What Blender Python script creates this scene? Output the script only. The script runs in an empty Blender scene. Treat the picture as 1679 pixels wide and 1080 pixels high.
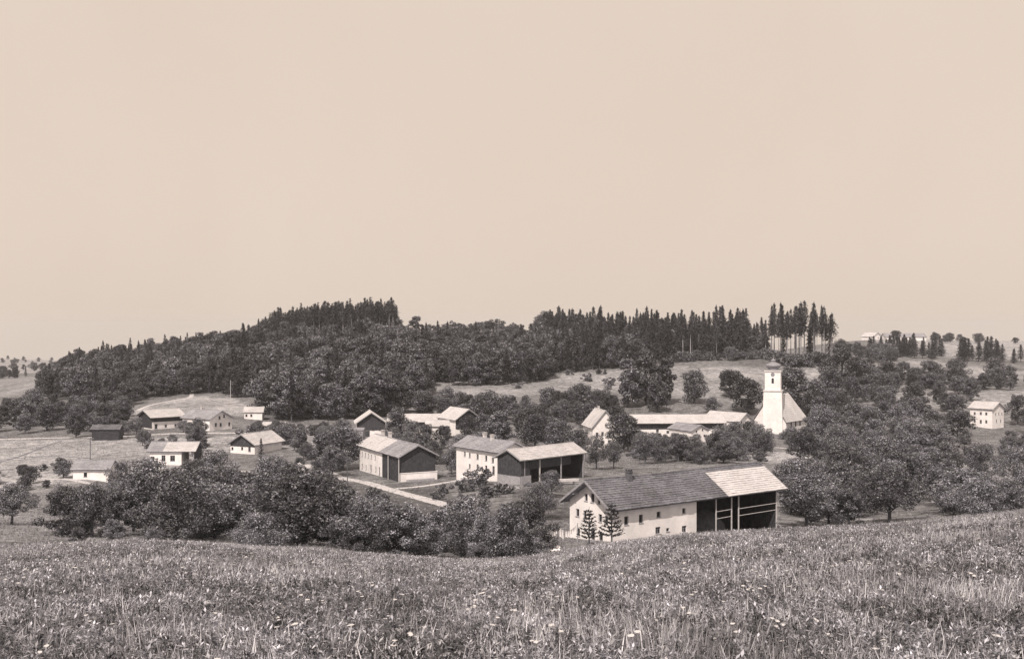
import bpy, math, random
import numpy as np
from mathutils import Vector, Matrix

random.seed(7)
RNG = np.random.default_rng(11)
scene = bpy.context.scene
COL = scene.collection
R = math.radians

# ------------------------------------------------------------------ camera, sky, sun, exposure
F = 1800.0            # focal length in photograph pixels (1679 wide); eye level at row 540
cam_d = bpy.data.cameras.new('camera'); cam = bpy.data.objects.new('camera', cam_d); COL.objects.link(cam)
cam.location = (0, 0, 0); cam.rotation_euler = (R(90), 0, 0)
cam_d.sensor_width = 36.0; cam_d.lens = 36.0*F/1679.0; cam_d.clip_start = 0.1; cam_d.clip_end = 20000
scene.camera = cam

SUN_EL = R(50); SUN_AZ = R(201)       # azimuth clockwise from +Y: behind the camera, to its left
SUN_DIR = Vector((math.sin(SUN_AZ)*math.cos(SUN_EL), math.cos(SUN_AZ)*math.cos(SUN_EL), math.sin(SUN_EL)))
w = bpy.data.worlds.new('World'); scene.world = w; w.use_nodes = True
nt = w.node_tree; nt.nodes.clear()
sky = nt.nodes.new('ShaderNodeTexSky'); sky.sky_type = 'NISHITA'; sky.sun_disc = False
sky.sun_elevation = SUN_EL; sky.sun_rotation = SUN_AZ; sky.dust_density = 4.0; sky.air_density = 1.0
bw = nt.nodes.new('ShaderNodeRGBToBW')
mul = nt.nodes.new('ShaderNodeMix'); mul.data_type = 'RGBA'; mul.blend_type = 'MULTIPLY'; mul.inputs[0].default_value = 1.0
mul.inputs[7].default_value = (1.0, 0.84, 0.69, 1)
mixc = nt.nodes.new('ShaderNodeMix'); mixc.data_type = 'RGBA'; mixc.inputs[0].default_value = 0.86
tcw = nt.nodes.new('ShaderNodeTexCoord'); cn = nt.nodes.new('ShaderNodeTexNoise'); cn.inputs['Scale'].default_value = 2.2; cn.inputs['Detail'].default_value = 6; cn.inputs['Roughness'].default_value = 0.6; cn.inputs['Distortion'].default_value = 0.6
nt.links.new(tcw.outputs['Generated'], cn.inputs['Vector'])
cr = nt.nodes.new('ShaderNodeMix'); cr.data_type = 'RGBA'; cr.inputs[6].default_value = (8.0, 6.6, 5.5, 1); cr.inputs[7].default_value = (9.0, 7.7, 6.6, 1)   # bright veil of thin uneven cloud
nt.links.new(cn.outputs['Fac'], cr.inputs[0]); nt.links.new(cr.outputs[2], mixc.inputs[7])
bgd = nt.nodes.new('ShaderNodeBackground'); bgd.inputs['Strength'].default_value = 0.1
wo = nt.nodes.new('ShaderNodeOutputWorld')
nt.links.new(sky.outputs[0], bw.inputs[0]); nt.links.new(bw.outputs[0], mul.inputs[6])
nt.links.new(mul.outputs[2], mixc.inputs[6]); nt.links.new(mixc.outputs[2], bgd.inputs[0]); nt.links.new(bgd.outputs[0], wo.inputs[0])

sun_d = bpy.data.lights.new('sun', 'SUN'); sun_d.energy = 4.6; sun_d.angle = R(0.6); sun_d.color = (1.0, 0.87, 0.74)
sun = bpy.data.objects.new('sun', sun_d); COL.objects.link(sun)
sun.rotation_euler = (-SUN_DIR).to_track_quat('-Z', 'Y').to_euler()
sun.location = SUN_DIR*200

scene.view_settings.view_transform = 'Standard'; scene.view_settings.look = 'None'
scene.view_settings.exposure = 0.0; scene.view_settings.gamma = 1.0; scene.view_settings.use_curve_mapping = False
scene.render.engine = 'CYCLES'
scene.cycles.max_bounces = 4; scene.cycles.diffuse_bounces = 2; scene.cycles.volume_bounces = 0
scene.render.resolution_x = 1024; scene.render.resolution_y = 658

# ------------------------------------------------------------------ helpers: materials
def mat(name, c, var=0.25, scale=2.0, rough=0.85, bump=0.0, bscale=None, spec=0.2, per_object=0.0, coords='Object', detail=5.0, translucent=0.0, second=None, island=0.0):
    """procedural material: base colour c varied by noise, optional bump, optional per-object tone."""
    m = bpy.data.materials.new(name); m.use_nodes = True
    t = m.node_tree; t.nodes.clear(); L = t.links.new
    out = t.nodes.new('ShaderNodeOutputMaterial'); p = t.nodes.new('ShaderNodeBsdfPrincipled')
    p.inputs['Roughness'].default_value = rough; p.inputs['Specular IOR Level'].default_value = spec
    if coords == 'World':
        g = t.nodes.new('ShaderNodeNewGeometry'); co = g.outputs['Position']
    else:
        g = t.nodes.new('ShaderNodeTexCoord'); co = g.outputs['Object']
    n = t.nodes.new('ShaderNodeTexNoise'); n.inputs['Scale'].default_value = scale; n.inputs['Detail'].default_value = detail
    n.inputs['Roughness'].default_value = 0.65
    L(co, n.inputs['Vector'])
    mr = t.nodes.new('ShaderNodeMapRange'); mr.inputs['From Min'].default_value = 0.28; mr.inputs['From Max'].default_value = 0.72
    mr.inputs['To Min'].default_value = 1-var; mr.inputs['To Max'].default_value = 1+var
    L(n.outputs['Fac'], mr.inputs['Value'])
    val = mr.outputs[0]
    if per_object:
        oi = t.nodes.new('ShaderNodeObjectInfo')
        m2 = t.nodes.new('ShaderNodeMapRange'); m2.inputs['To Min'].default_value = 1-per_object; m2.inputs['To Max'].default_value = 1+per_object
        L(oi.outputs['Random'], m2.inputs['Value'])
        mm = t.nodes.new('ShaderNodeMath'); mm.operation = 'MULTIPLY'; L(val, mm.inputs[0]); L(m2.outputs[0], mm.inputs[1]); val = mm.outputs[0]
    if island:
        gi = t.nodes.new('ShaderNodeNewGeometry'); pw = t.nodes.new('ShaderNodeMath'); pw.operation = 'POWER'; pw.inputs[1].default_value = 2.6; L(gi.outputs['Random Per Island'], pw.inputs[0])
        m4 = t.nodes.new('ShaderNodeMapRange'); m4.inputs['To Min'].default_value = 1-island*.55; m4.inputs['To Max'].default_value = 1+island*1.6; L(pw.outputs[0], m4.inputs['Value'])
        mm = t.nodes.new('ShaderNodeMath'); mm.operation = 'MULTIPLY'; L(val, mm.inputs[0]); L(m4.outputs[0], mm.inputs[1]); val = mm.outputs[0]
    if second:
        n3 = t.nodes.new('ShaderNodeTexNoise'); n3.inputs['Scale'].default_value = second[0]; n3.inputs['Detail'].default_value = 3
        L(co, n3.inputs['Vector'])
        m3 = t.nodes.new('ShaderNodeMapRange'); m3.inputs['From Min'].default_value = 0.35; m3.inputs['From Max'].default_value = 0.65
        m3.inputs['To Min'].default_value = 1-second[1]; m3.inputs['To Max'].default_value = 1+second[1]
        L(n3.outputs['Fac'], m3.inputs['Value'])
        mm = t.nodes.new('ShaderNodeMath'); mm.operation = 'MULTIPLY'; L(val, mm.inputs[0]); L(m3.outputs[0], mm.inputs[1]); val = mm.outputs[0]
    vm = t.nodes.new('ShaderNodeVectorMath'); vm.operation = 'SCALE'; vm.inputs[0].default_value = c; L(val, vm.inputs['Scale'])
    L(vm.outputs[0], p.inputs['Base Color'])
    if bump:
        nb = t.nodes.new('ShaderNodeTexNoise'); nb.inputs['Scale'].default_value = bscale or scale*4; nb.inputs['Detail'].default_value = 6
        L(co, nb.inputs['Vector'])
        b = t.nodes.new('ShaderNodeBump'); b.inputs['Strength'].default_value = bump; b.inputs['Distance'].default_value = 0.1
        L(nb.outputs['Fac'], b.inputs['Height']); L(b.outputs[0], p.inputs['Normal'])
    if translucent:
        tr = t.nodes.new('ShaderNodeBsdfTranslucent'); L(vm.outputs[0], tr.inputs['Color'])
        mx = t.nodes.new('ShaderNodeMixShader'); mx.inputs[0].default_value = translucent
        L(p.outputs[0], mx.inputs[1]); L(tr.outputs[0], mx.inputs[2]); L(mx.outputs[0], out.inputs[0])
    else:
        L(p.outputs[0], out.inputs[0])
    return m

def g(v, warm=0.0):     # photographic grey; the plate saw no hues, dark inks run slightly violet
    k = min(1.0, max(0.0, (0.55-v)/0.5)); return (v*(1+warm), v*(0.985+0.05*k), v*(1.03+0.22*k-warm))

M = {}
M['plaster'] = mat('lime_plaster', g(0.78), 0.11, 0.9, 0.9, 0.15, 8, second=(0.25, 0.07))
M['plaster_old'] = mat('weathered_plaster', g(0.56), 0.14, 0.7, 0.9, 0.2, 8, second=(0.25, 0.12))
M['wood_dark'] = mat('dark_weathered_boards', g(0.055), 0.4, 1.6, 0.85, 0.3, 12, per_object=0.1)
M['wood_grey'] = mat('grey_timber', g(0.30), 0.3, 3.0, 0.8, 0.3, 14)
M['wood_pale'] = mat('pale_timber', g(0.50), 0.2, 3.0, 0.8, 0.2, 14)
M['shingle_old'] = mat('old_grey_shingles', g(0.135), 0.5, 3.2, 0.85, 0.4, 16, second=(0.35, 0.22))
M['shingle_mid'] = mat('weathered_shingles', g(0.28), 0.32, 2.6, 0.85, 0.4, 16, second=(0.3, 0.15))
M['shingle_pale'] = mat('pale_new_shingles', g(0.50), 0.2, 2.6, 0.8, 0.3, 16, second=(0.3, 0.08))
M['glass'] = mat('dark_window_glass', g(0.025), 0.3, 1.0, 0.35, spec=0.25)
M['frame'] = mat('painted_window_frame', g(0.24), 0.15, 3.0, 0.7)
M['stone'] = mat('field_stone', g(0.34), 0.3, 2.5, 0.9, 0.4, 9)
M['brick'] = mat('sooty_brick', g(0.12), 0.3, 4.0, 0.9, 0.3, 12)
M['metal'] = mat('dark_sheet_metal', g(0.24), 0.25, 1.6, 0.5, spec=0.5)
M['bark'] = mat('rough_bark', g(0.10), 0.35, 5.0, 0.95, 0.5, 14, per_object=0.2)
M['bark_pale'] = mat('pale_bark', g(0.30), 0.3, 3.0, 0.95, 0.5, 14, per_object=0.35)
M['leaf'] = mat('orchard_leaves', g(0.135), 0.4, 5.0, 0.5, spec=0.35, per_object=0.42, translucent=0.12, second=(0.8, 0.4), island=1.0)
M['leaf_wood'] = mat('woodland_leaves', g(0.098), 0.4, 2.2, 0.55, spec=0.3, per_object=0.5, translucent=0.12, second=(0.3, 0.35), island=1.2)
M['needle'] = mat('conifer_needles', g(0.05), 0.4, 2.0, 0.6, spec=0.25, per_object=0.45, translucent=0.1, island=0.8)
M['cloth'] = mat('white_linen', g(0.86), 0.04, 3.0, 0.9, translucent=0.1)
M['road'] = mat('pale_dirt_road', g(0.46), 0.16, 0.7, 0.95, 0.3, 4, coords='World')
M['track'] = mat('grassy_track', g(0.14), 0.3, 0.9, 0.95, coords='World')
M['weed'] = mat('meadow_herbs', g(0.205), 0.5, 2.4, 0.6, spec=0.3, per_object=0.5, translucent=0.25, coords='World', second=(0.38, 0.62), island=0.8)
M['straw'] = mat('dry_grass_stems', g(0.38), 0.35, 2.0, 0.7, per_object=0.35, translucent=0.2, coords='World', second=(0.2, 0.4), island=0.5)
M['petal'] = mat('white_umbel_flowers', g(0.66), 0.15, 8.0, 0.8, translucent=0.2)
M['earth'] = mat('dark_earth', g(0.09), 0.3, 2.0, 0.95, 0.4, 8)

# ------------------------------------------------------------------ helpers: meshes
class MB:
    def __init__(s): s.v = []; s.f = []; s.m = []
    def quad(s, a, b, c, d, mi=0):
        n = len(s.v); s.v += [tuple(a), tuple(b), tuple(c), tuple(d)]; s.f.append((n, n+1, n+2, n+3)); s.m.append(mi)
    def tri(s, a, b, c, mi=0):
        n = len(s.v); s.v += [tuple(a), tuple(b), tuple(c)]; s.f.append((n, n+1, n+2)); s.m.append(mi)
    def box(s, x0, x1, y0, y1, z0, z1, mi=0):
        n = len(s.v)
        s.v += [(x0,y0,z0),(x1,y0,z0),(x1,y1,z0),(x0,y1,z0),(x0,y0,z1),(x1,y0,z1),(x1,y1,z1),(x0,y1,z1)]
        for q in ((0,3,2,1),(4,5,6,7),(0,1,5,4),(1,2,6,5),(2,3,7,6),(3,0,4,7)):
            s.f.append(tuple(n+i for i in q)); s.m.append(mi)
    def beam(s, a, b, w, h=None, mi=0):
        h = h or w; a = Vector(a); b = Vector(b); d = (b-a).normalized()
        up = Vector((0,0,1)) if abs(d.z) < 0.95 else Vector((0,1,0))
        sx = d.cross(up).normalized()*w/2; sy = sx.cross(d).normalized()*h/2
        n = len(s.v)
        for p in (a, b):
            for q in (-sx-sy, sx-sy, sx+sy, -sx+sy): s.v.append(tuple(p+q))
        for q in ((0,1,2,3),(7,6,5,4),(0,4,5,1),(1,5,6,2),(2,6,7,3),(3,7,4,0)):
            s.f.append(tuple(n+i for i in q)); s.m.append(mi)
    def tube(s, pts, rad, k=6, mi=0, cap=True):
        n0 = len(s.v); pts = [Vector(p) for p in pts]
        for i, p in enumerate(pts):
            d = (pts[min(i+1, len(pts)-1)]-pts[max(i-1, 0)]).normalized()
            up = Vector((0,0,1)) if abs(d.z) < 0.9 else Vector((1,0,0))
            ax = d.cross(up).normalized(); ay = d.cross(ax)
            for j in range(k):
                t = 2*math.pi*j/k; s.v.append(tuple(p+rad[i]*(math.cos(t)*ax+math.sin(t)*ay)))
        for i in range(len(pts)-1):
            for j in range(k):
                a = n0+i*k+j; b = n0+i*k+(j+1) % k; s.f.append((a, b, b+k, a+k)); s.m.append(mi)
        if cap:
            s.f.append(tuple(n0+(len(pts)-1)*k+j for j in range(k))); s.m.append(mi)
    def lathe(s, prof, k=12, cx=0, cy=0, mi=0):
        n0 = len(s.v)
        for r, z in prof:
            for j in range(k):
                t = 2*math.pi*(j+0.5)/k; s.v.append((cx+r*math.cos(t), cy+r*math.sin(t), z))
        for i in range(len(prof)-1):
            for j in range(k):
                a = n0+i*k+j; b = n0+i*k+(j+1) % k; s.f.append((a, b, b+k, a+k)); s.m.append(mi)
    def mesh(s, name, *mats):
        me = bpy.data.meshes.new(name); me.from_pydata(s.v, [], s.f)
        for m in mats: me.materials.append(m)
        if len(mats) > 1: me.polygons.foreach_set('material_index', s.m)
        me.update(); return me
    def build(s, name, mats, parent=None):
        if not isinstance(mats, (list, tuple)): mats = [mats]
        return obj(name, s.mesh(name, *mats), parent)

def obj(name, me, parent=None):
    o = bpy.data.objects.new(name, me); COL.objects.link(o); o.parent = parent; return o
def tag(o, label, cat, group=None):
    o['label'] = label; o['category'] = cat
    if group: o['group'] = group
    return o
def struct(o): o['kind'] = 'structure'; return o
def empty(name, loc, rz=0.0):
    o = bpy.data.objects.new(name, None); COL.objects.link(o); o.location = loc; o.rotation_euler = (0, 0, rz); o.empty_display_size = 0.3
    return o
def np_mesh(name, V, Q, mats, mi=None):
    """V (n,3), Q (m,4) quads"""
    me = bpy.data.meshes.new(name)
    me.vertices.add(len(V)); me.vertices.foreach_set('co', np.asarray(V, np.float32).ravel())
    m = len(Q); me.loops.add(m*4); me.loops.foreach_set('vertex_index', np.asarray(Q, np.int32).ravel())
    me.polygons.add(m); me.polygons.foreach_set('loop_start', np.arange(0, m*4, 4, dtype=np.int32))
    try: me.polygons.foreach_set('loop_total', np.full(m, 4, np.int32))
    except Exception: pass
    for x in mats: me.materials.append(x)
    if mi is not None: me.polygons.foreach_set('material_index', np.asarray(mi, np.int32))
    me.update(calc_edges=True); me.validate(); return me

# ------------------------------------------------------------------ terrain
CX = 839.5; HY = 540.0
CP = []          # ground survey: (bearing column, elevation row, distance in metres)
cols = [-240, 0, 250, 450, 640, 870, 1000, 1250, 1450, 1679, 1920]
edge = [918, 916, 900, 914, 924, 932, 908, 889, 880, 860, 852]
for c_, e_ in zip(cols, edge):
    CP += [(c_, 1080, 18), (c_, 0.5*(1080+e_)-18, 30), (c_, e_+28, 42), (c_, e_, 60)]
CP += [(-240, 872, 100), (0, 872, 100), (0, 850, 130), (0, 828, 165), (0, 800, 225), (0, 760, 270), (0, 722, 340), (-240, 800, 225), (-240, 722, 340),
  (110, 886, 95), (250, 886, 95), (250, 860, 130), (200, 800, 225), (150, 783, 232), (270, 759, 262), (100, 716, 345), (200, 716, 342), (400, 743, 300), (430, 704, 365),
  (330, 903, 72), (440, 896, 90), (440, 862, 140), (440, 815, 200), (560, 900, 90), (560, 850, 150), (520, 815, 195), (560, 785, 228), (440, 785, 232), (350, 790, 225), (480, 750, 285),
  (640, 918, 85), (700, 912, 100), (740, 828, 178), (660, 796, 215), (655, 790, 221), (720, 790, 219), (780, 785, 218), (850, 920, 85), (850, 905, 110), (850, 850, 150), (890, 812, 180), (840, 793, 203), (960, 787, 207), (900, 790, 205),
  (1000, 893, 90), (940, 890, 120), (1000, 887, 124), (1140, 878, 133), (1275, 863, 147), (1100, 880, 100), (1250, 872, 110), (1380, 869, 138), (1250, 830, 175), (1100, 820, 190),
  (1450, 862, 110), (1500, 845, 160), (1679, 838, 110), (1679, 825, 160), (1920, 830, 110), (1920, 790, 220), (1400, 815, 195), (1607, 796, 202), (1650, 770, 245), (1450, 780, 240),
  (600, 727, 300), (700, 716, 345), (640, 714, 350), (580, 712, 355), (780, 712, 350), (750, 745, 280), (985, 736, 352), (1080, 722, 362), (1160, 720, 362), (1200, 706, 388), (1270, 709, 400), (1320, 706, 398), (1000, 762, 260), (1150, 757, 268), (1320, 748, 290), (1250, 748, 288), (900, 740, 300),
  (1612, 703, 400), (1679, 692, 420), (1920, 692, 420), (1500, 733, 320), (1650, 738, 310), (1450, 695, 400),
  (300, 664, 445), (330, 653, 475), (220, 672, 435), (400, 668, 440), (100, 662, 480), (50, 692, 400), (-240, 692, 400), (0, 645, 600), (-240, 645, 600), (60, 617, 900), (20, 606, 1300), (60, 593, 2000), (130, 599, 1800), (0, 588, 2300), (-240, 588, 2300),
  (450, 692, 402), (550, 692, 400), (680, 674, 425), (720, 656, 450), (450, 640, 500), (600, 620, 510), (300, 622, 550), (200, 627, 570), (130, 614, 650),
  (640, 548, 650), (560, 552, 650), (450, 562, 660), (350, 582, 665), (250, 595, 680), (150, 608, 720), (600, 566, 820), (300, 604, 830), (100, 612, 950), (450, 575, 820),
  (760, 538, 760), (860, 541, 740), (720, 633, 500), (850, 641, 480), (1000, 613, 540), (900, 623, 525), (750, 603, 580), (750, 562, 680), (1000, 593, 580), (1000, 574, 650), (1200, 588, 570), (1200, 577, 640), (1330, 590, 560), (1330, 581, 620), (1000, 582, 820), (1200, 587, 820), (760, 548, 900),
  (1150, 622, 500), (1320, 607, 540), (1100, 652, 450), (1250, 642, 470), (1200, 672, 430), (900, 690, 400), (1000, 690, 400), (800, 660, 440),
  (1450, 602, 620), (1550, 612, 600), (1650, 622, 580), (1450, 587, 700), (1600, 594, 700), (1500, 652, 470), (1600, 652, 480), (1679, 643, 500), (1550, 642, 500), (1450, 572, 800), (1600, 569, 900), (1679, 561, 1000), (1480, 556, 950), (1400, 562, 850), (1560, 558, 1000),
  (1920, 643, 500), (1920, 622, 600), (1920, 561, 1000), (1500, 566, 1400), (1650, 570, 1400), (1400, 575, 1300), (800, 556, 1300)]
for c_ in (-240, 200, 640, 1080, 1500, 1920): CP += [(c_, 600, 3200), (c_, 606, 6500)]
CPa = np.array(CP, float)
def feat(u, D): return np.stack([np.asarray(u, float)*2.2, np.log(np.asarray(D, float))], -1)
_P = feat((CPa[:, 0]-CX)/F, CPa[:, 2]); _S = (HY-CPa[:, 1])/F
def tps(d): return np.where(d > 1e-9, d*d*np.log(np.maximum(d, 1e-9)), 0.0)
_n = len(_P); _A = np.zeros((_n+3, _n+3)); _d = np.linalg.norm(_P[:, None]-_P[None], axis=-1)
_A[:_n, :_n] = tps(_d)+np.eye(_n)*2e-4; _A[:_n, _n] = 1; _A[:_n, _n+1:] = _P; _A[_n, :_n] = 1; _A[_n+1:, :_n] = _P.T
_W = np.linalg.solve(_A, np.concatenate([_S, [0, 0, 0]]))
def heights(X, Y):
    X = np.asarray(X, float); Y = np.asarray(Y, float); sh = X.shape; X = X.ravel(); Y = Y.ravel()
    out = np.empty(len(X))
    for i in range(0, len(X), 20000):
        x = X[i:i+20000]; y = Y[i:i+20000]; D = np.clip(y, 10, 6500); u = np.clip(x/D, -0.6, 0.6)
        q = feat(u, D); s = tps(np.linalg.norm(q[:, None]-_P[None], axis=-1)) @ _W[:_n] + _W[_n] + q @ _W[_n+1:]
        z = s*np.maximum(y, 10)
        near = -2.74-0.148*np.maximum(y, -6)
        t = np.clip((y-12)/9, 0, 1); t = t*t*(3-2*t)
        out[i:i+20000] = z*t+near*(1-t)
    return out.reshape(sh)
def hz(x, y): return float(heights([x], [y])[0])
def at(px, D): x = (px-CX)/F*D; return Vector((x, D, hz(x, D)))
def ray(px, py, D): return Vector(((px-CX)/F*D, D, (HY-py)/F*D))

NR, NC = 460, 420
ys = np.concatenate([np.linspace(-40, 4, 14), np.exp(np.linspace(math.log(6), math.log(6500), NR-14))])
tt = np.linspace(-1, 1, NC)
YY, TT = np.meshgrid(ys, tt, indexing='ij')
XX = TT*np.sqrt((0.62*np.maximum(YY, 0))**2+45**2)
ZZ = heights(XX, YY)
def inpoly(px, py, poly):
    r = np.zeros(px.shape, bool); n = len(poly); j = n-1
    for i in range(n):
        xi, yi = poly[i]; xj, yj = poly[j]
        c = ((yi > py) != (yj > py)) & (px < (xj-xi)*(py-yi)/(yj-yi+1e-12)+xi); r ^= c; j = i
    return r
# plots of different cover: hayfield, stubble, pasture (outline as surveyed bearings/elevations, distance range, tone)
PX = CX+F*XX/np.maximum(YY, 5); PY = HY-F*ZZ/np.maximum(YY, 5)
tone = np.full(XX.shape, 0.17)
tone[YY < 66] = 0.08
PLOTS = [
 ([(-300,724),(200,719),(420,716),(330,760),(110,795),(-300,800)], 215, 350, 0.30),
 ([(-300,800),(330,800),(330,885),(-300,890)], 70, 228, 0.22),
 ([(300,890),(470,888),(470,915),(300,915)], 60, 105, 0.31),
 ([(200,680),(250,665),(310,650),(380,652),(430,670),(420,682)], 400, 520, 0.31),
 ([(50,655),(170,650),(170,672),(50,676)], 420, 560, 0.16),
 ([(-300,612),(60,612),(60,650),(-300,655)], 520, 900, 0.22),
 ([(-300,580),(140,585),(140,612),(-300,612)], 900, 2600, 0.27),
 ([(710,628),(850,620),(1020,606),(1050,640),(720,656)], 440, 560, 0.25),
 ([(1090,602),(1370,598),(1370,645),(1090,650)], 440, 560, 0.25),
 ([(1400,598),(1520,590),(1700,612),(1950,620),(1950,632),(1420,615)], 560, 720, 0.27),
 ([(1430,552),(1950,555),(1950,608),(1430,585)], 740, 1300, 0.30),
 ([(1460,640),(1950,638),(1950,668),(1460,668)], 450, 520, 0.25),
 ([(1200,738),(1360,736),(1400,760),(1200,765)], 265, 310, 0.34),
 ([(430,690),(560,690),(560,735),(430,735)], 300, 390, 0.28),
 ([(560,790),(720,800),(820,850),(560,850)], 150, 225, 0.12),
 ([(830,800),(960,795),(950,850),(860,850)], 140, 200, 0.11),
 ([(1560,755),(1760,755),(1760,805),(1560,805)], 190, 260, 0.30),
 ([(1330,840),(1430,840),(1430,880),(1330,880)], 100, 170, 0.30)]
for poly, d0, d1, v in PLOTS:
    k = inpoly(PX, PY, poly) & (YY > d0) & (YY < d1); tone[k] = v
idx = np.arange(NR*NC).reshape(NR, NC)
Q = np.stack([idx[:-1, :-1], idx[:-1, 1:], idx[1:, 1:], idx[1:, :-1]], -1).reshape(-1, 4)
def ground_mat():
    m = bpy.data.materials.new('grassland'); m.use_nodes = True; t = m.node_tree; L = t.links.new
    p = t.nodes['Principled BSDF']; p.inputs['Roughness'].default_value = 0.95; p.inputs['Specular IOR Level'].default_value = 0.1
    geo = t.nodes.new('ShaderNodeNewGeometry'); at_ = t.nodes.new('ShaderNodeAttribute'); at_.attribute_name = 'tone'
    val = at_.outputs['Fac']
    for sc, amp, det in ((0.035, 0.25, 4), (0.4, 0.45, 7), (1.6, 0.35, 6)):
        n = t.nodes.new('ShaderNodeTexNoise'); n.inputs['Scale'].default_value = sc; n.inputs['Detail'].default_value = det; L(geo.outputs['Position'], n.inputs['Vector'])
        mr = t.nodes.new('ShaderNodeMapRange'); mr.inputs['From Min'].default_value = 0.3; mr.inputs['From Max'].default_value = 0.7
        mr.inputs['To Min'].default_value = 1-amp; mr.inputs['To Max'].default_value = 1+amp; L(n.outputs['Fac'], mr.inputs['Value'])
        mm = t.nodes.new('ShaderNodeMath'); mm.operation = 'MULTIPLY'; L(val, mm.inputs[0]); L(mr.outputs[0], mm.inputs[1]); val = mm.outputs[0]
    vm = t.nodes.new('ShaderNodeVectorMath'); vm.operation = 'SCALE'; vm.inputs[0].default_value = (.96, .97, 1.06); L(val, vm.inputs['Scale'])
    L(vm.outputs[0], p.inputs['Base Color'])
    nb = t.nodes.new('ShaderNodeTexNoise'); nb.inputs['Scale'].default_value = 0.9; nb.inputs['Detail'].default_value = 8; L(geo.outputs['Position'], nb.inputs['Vector'])
    b = t.nodes.new('ShaderNodeBump'); b.inputs['Strength'].default_value = 0.9; b.inputs['Distance'].default_value = 0.5
    L(nb.outputs['Fac'], b.inputs['Height']); L(b.outputs[0], p.inputs['Normal'])
    return m
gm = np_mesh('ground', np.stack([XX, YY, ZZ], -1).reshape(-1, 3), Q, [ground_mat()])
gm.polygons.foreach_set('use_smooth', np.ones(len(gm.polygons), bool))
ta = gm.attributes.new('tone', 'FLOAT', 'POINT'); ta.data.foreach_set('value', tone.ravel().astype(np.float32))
ground = struct(obj('ground', gm))

def strip(name, pts, wid, material, lift=0.07, jit=0.12):
    """a way draped on the ground; pts = (column, distance)"""
    P2 = [at(a, d) for a, d in pts]; P2 = [Vector((p.x, p.y)) for p in P2]
    fine = []
    for i in range(len(P2)-1):
        n = max(2, int((P2[i+1]-P2[i]).length/1.2))
        p0 = P2[max(i-1, 0)]; p1 = P2[i]; p2 = P2[i+1]; p3 = P2[min(i+2, len(P2)-1)]
        for k in range(n):
            t = k/n; fine.append(0.5*((2*p1)+(p2-p0)*t+(2*p0-5*p1+4*p2-p3)*t*t+(3*p1-p0-3*p2+p3)*t**3))
    fine.append(P2[-1]); xs = []; ysx = []
    K = 5
    for i, p in enumerate(fine):
        d = (fine[min(i+1, len(fine)-1)]-fine[max(i-1, 0)]).normalized(); nrm = Vector((-d.y, d.x))
        ww = wid*(1+random.uniform(-jit, jit))
        for k in range(K): q = p+nrm*ww*(k/(K-1)-0.5); xs.append(q.x); ysx.append(q.y)
    zz = heights(xs, ysx); V = np.stack([xs, ysx, zz+lift], -1); ii = np.arange(len(fine)*K).reshape(-1, K)
    V[ii[:, 0], 2] -= 0.12; V[ii[:, -1], 2] -= 0.12
    q = np.stack([ii[:-1, :-1], ii[:-1, 1:], ii[1:, 1:], ii[1:, :-1]], -1).reshape(-1, 4)
    return struct(obj(name, np_mesh(name, V, q, [material])))
strip('village_road', [(500, 262), (540, 240), (562, 229), (600, 221), (650, 205), (700, 189), (742, 176), (790, 165)], 3.4, M['road'])
strip('farm_lane', [(648, 210), (690, 213), (740, 218), (790, 221)], 2.2, M['road'])
strip('field_road', [(-120, 226), (0, 226), (50, 230), (95, 232), (150, 224)], 2.2, M['road'])
strip('upper_road', [(-60, 346), (60, 343), (140, 342), (215, 345), (300, 352), (420, 352), (520, 345)], 3.6, M['road'])
strip('yard_lane', [(985, 340), (1060, 342), (1150, 345), (1230, 350), (1330, 320), (1420, 300)], 3.0, M['road'])
strip('field_track', [(-40, 262), (30, 285), (75, 315), (100, 330)], 1.2, M['track'])
strip('field_track', [(-60, 275), (60, 282), (130, 275), (180, 262)], 1.0, M['track'])
strip('field_track', [(-60, 252), (40, 258), (110, 252)], 0.9, M['track'])
strip('hillside_path', [(225, 432), (245, 450), (290, 470), (312, 480), (314, 505)], 2.4, M['road'])

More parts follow.
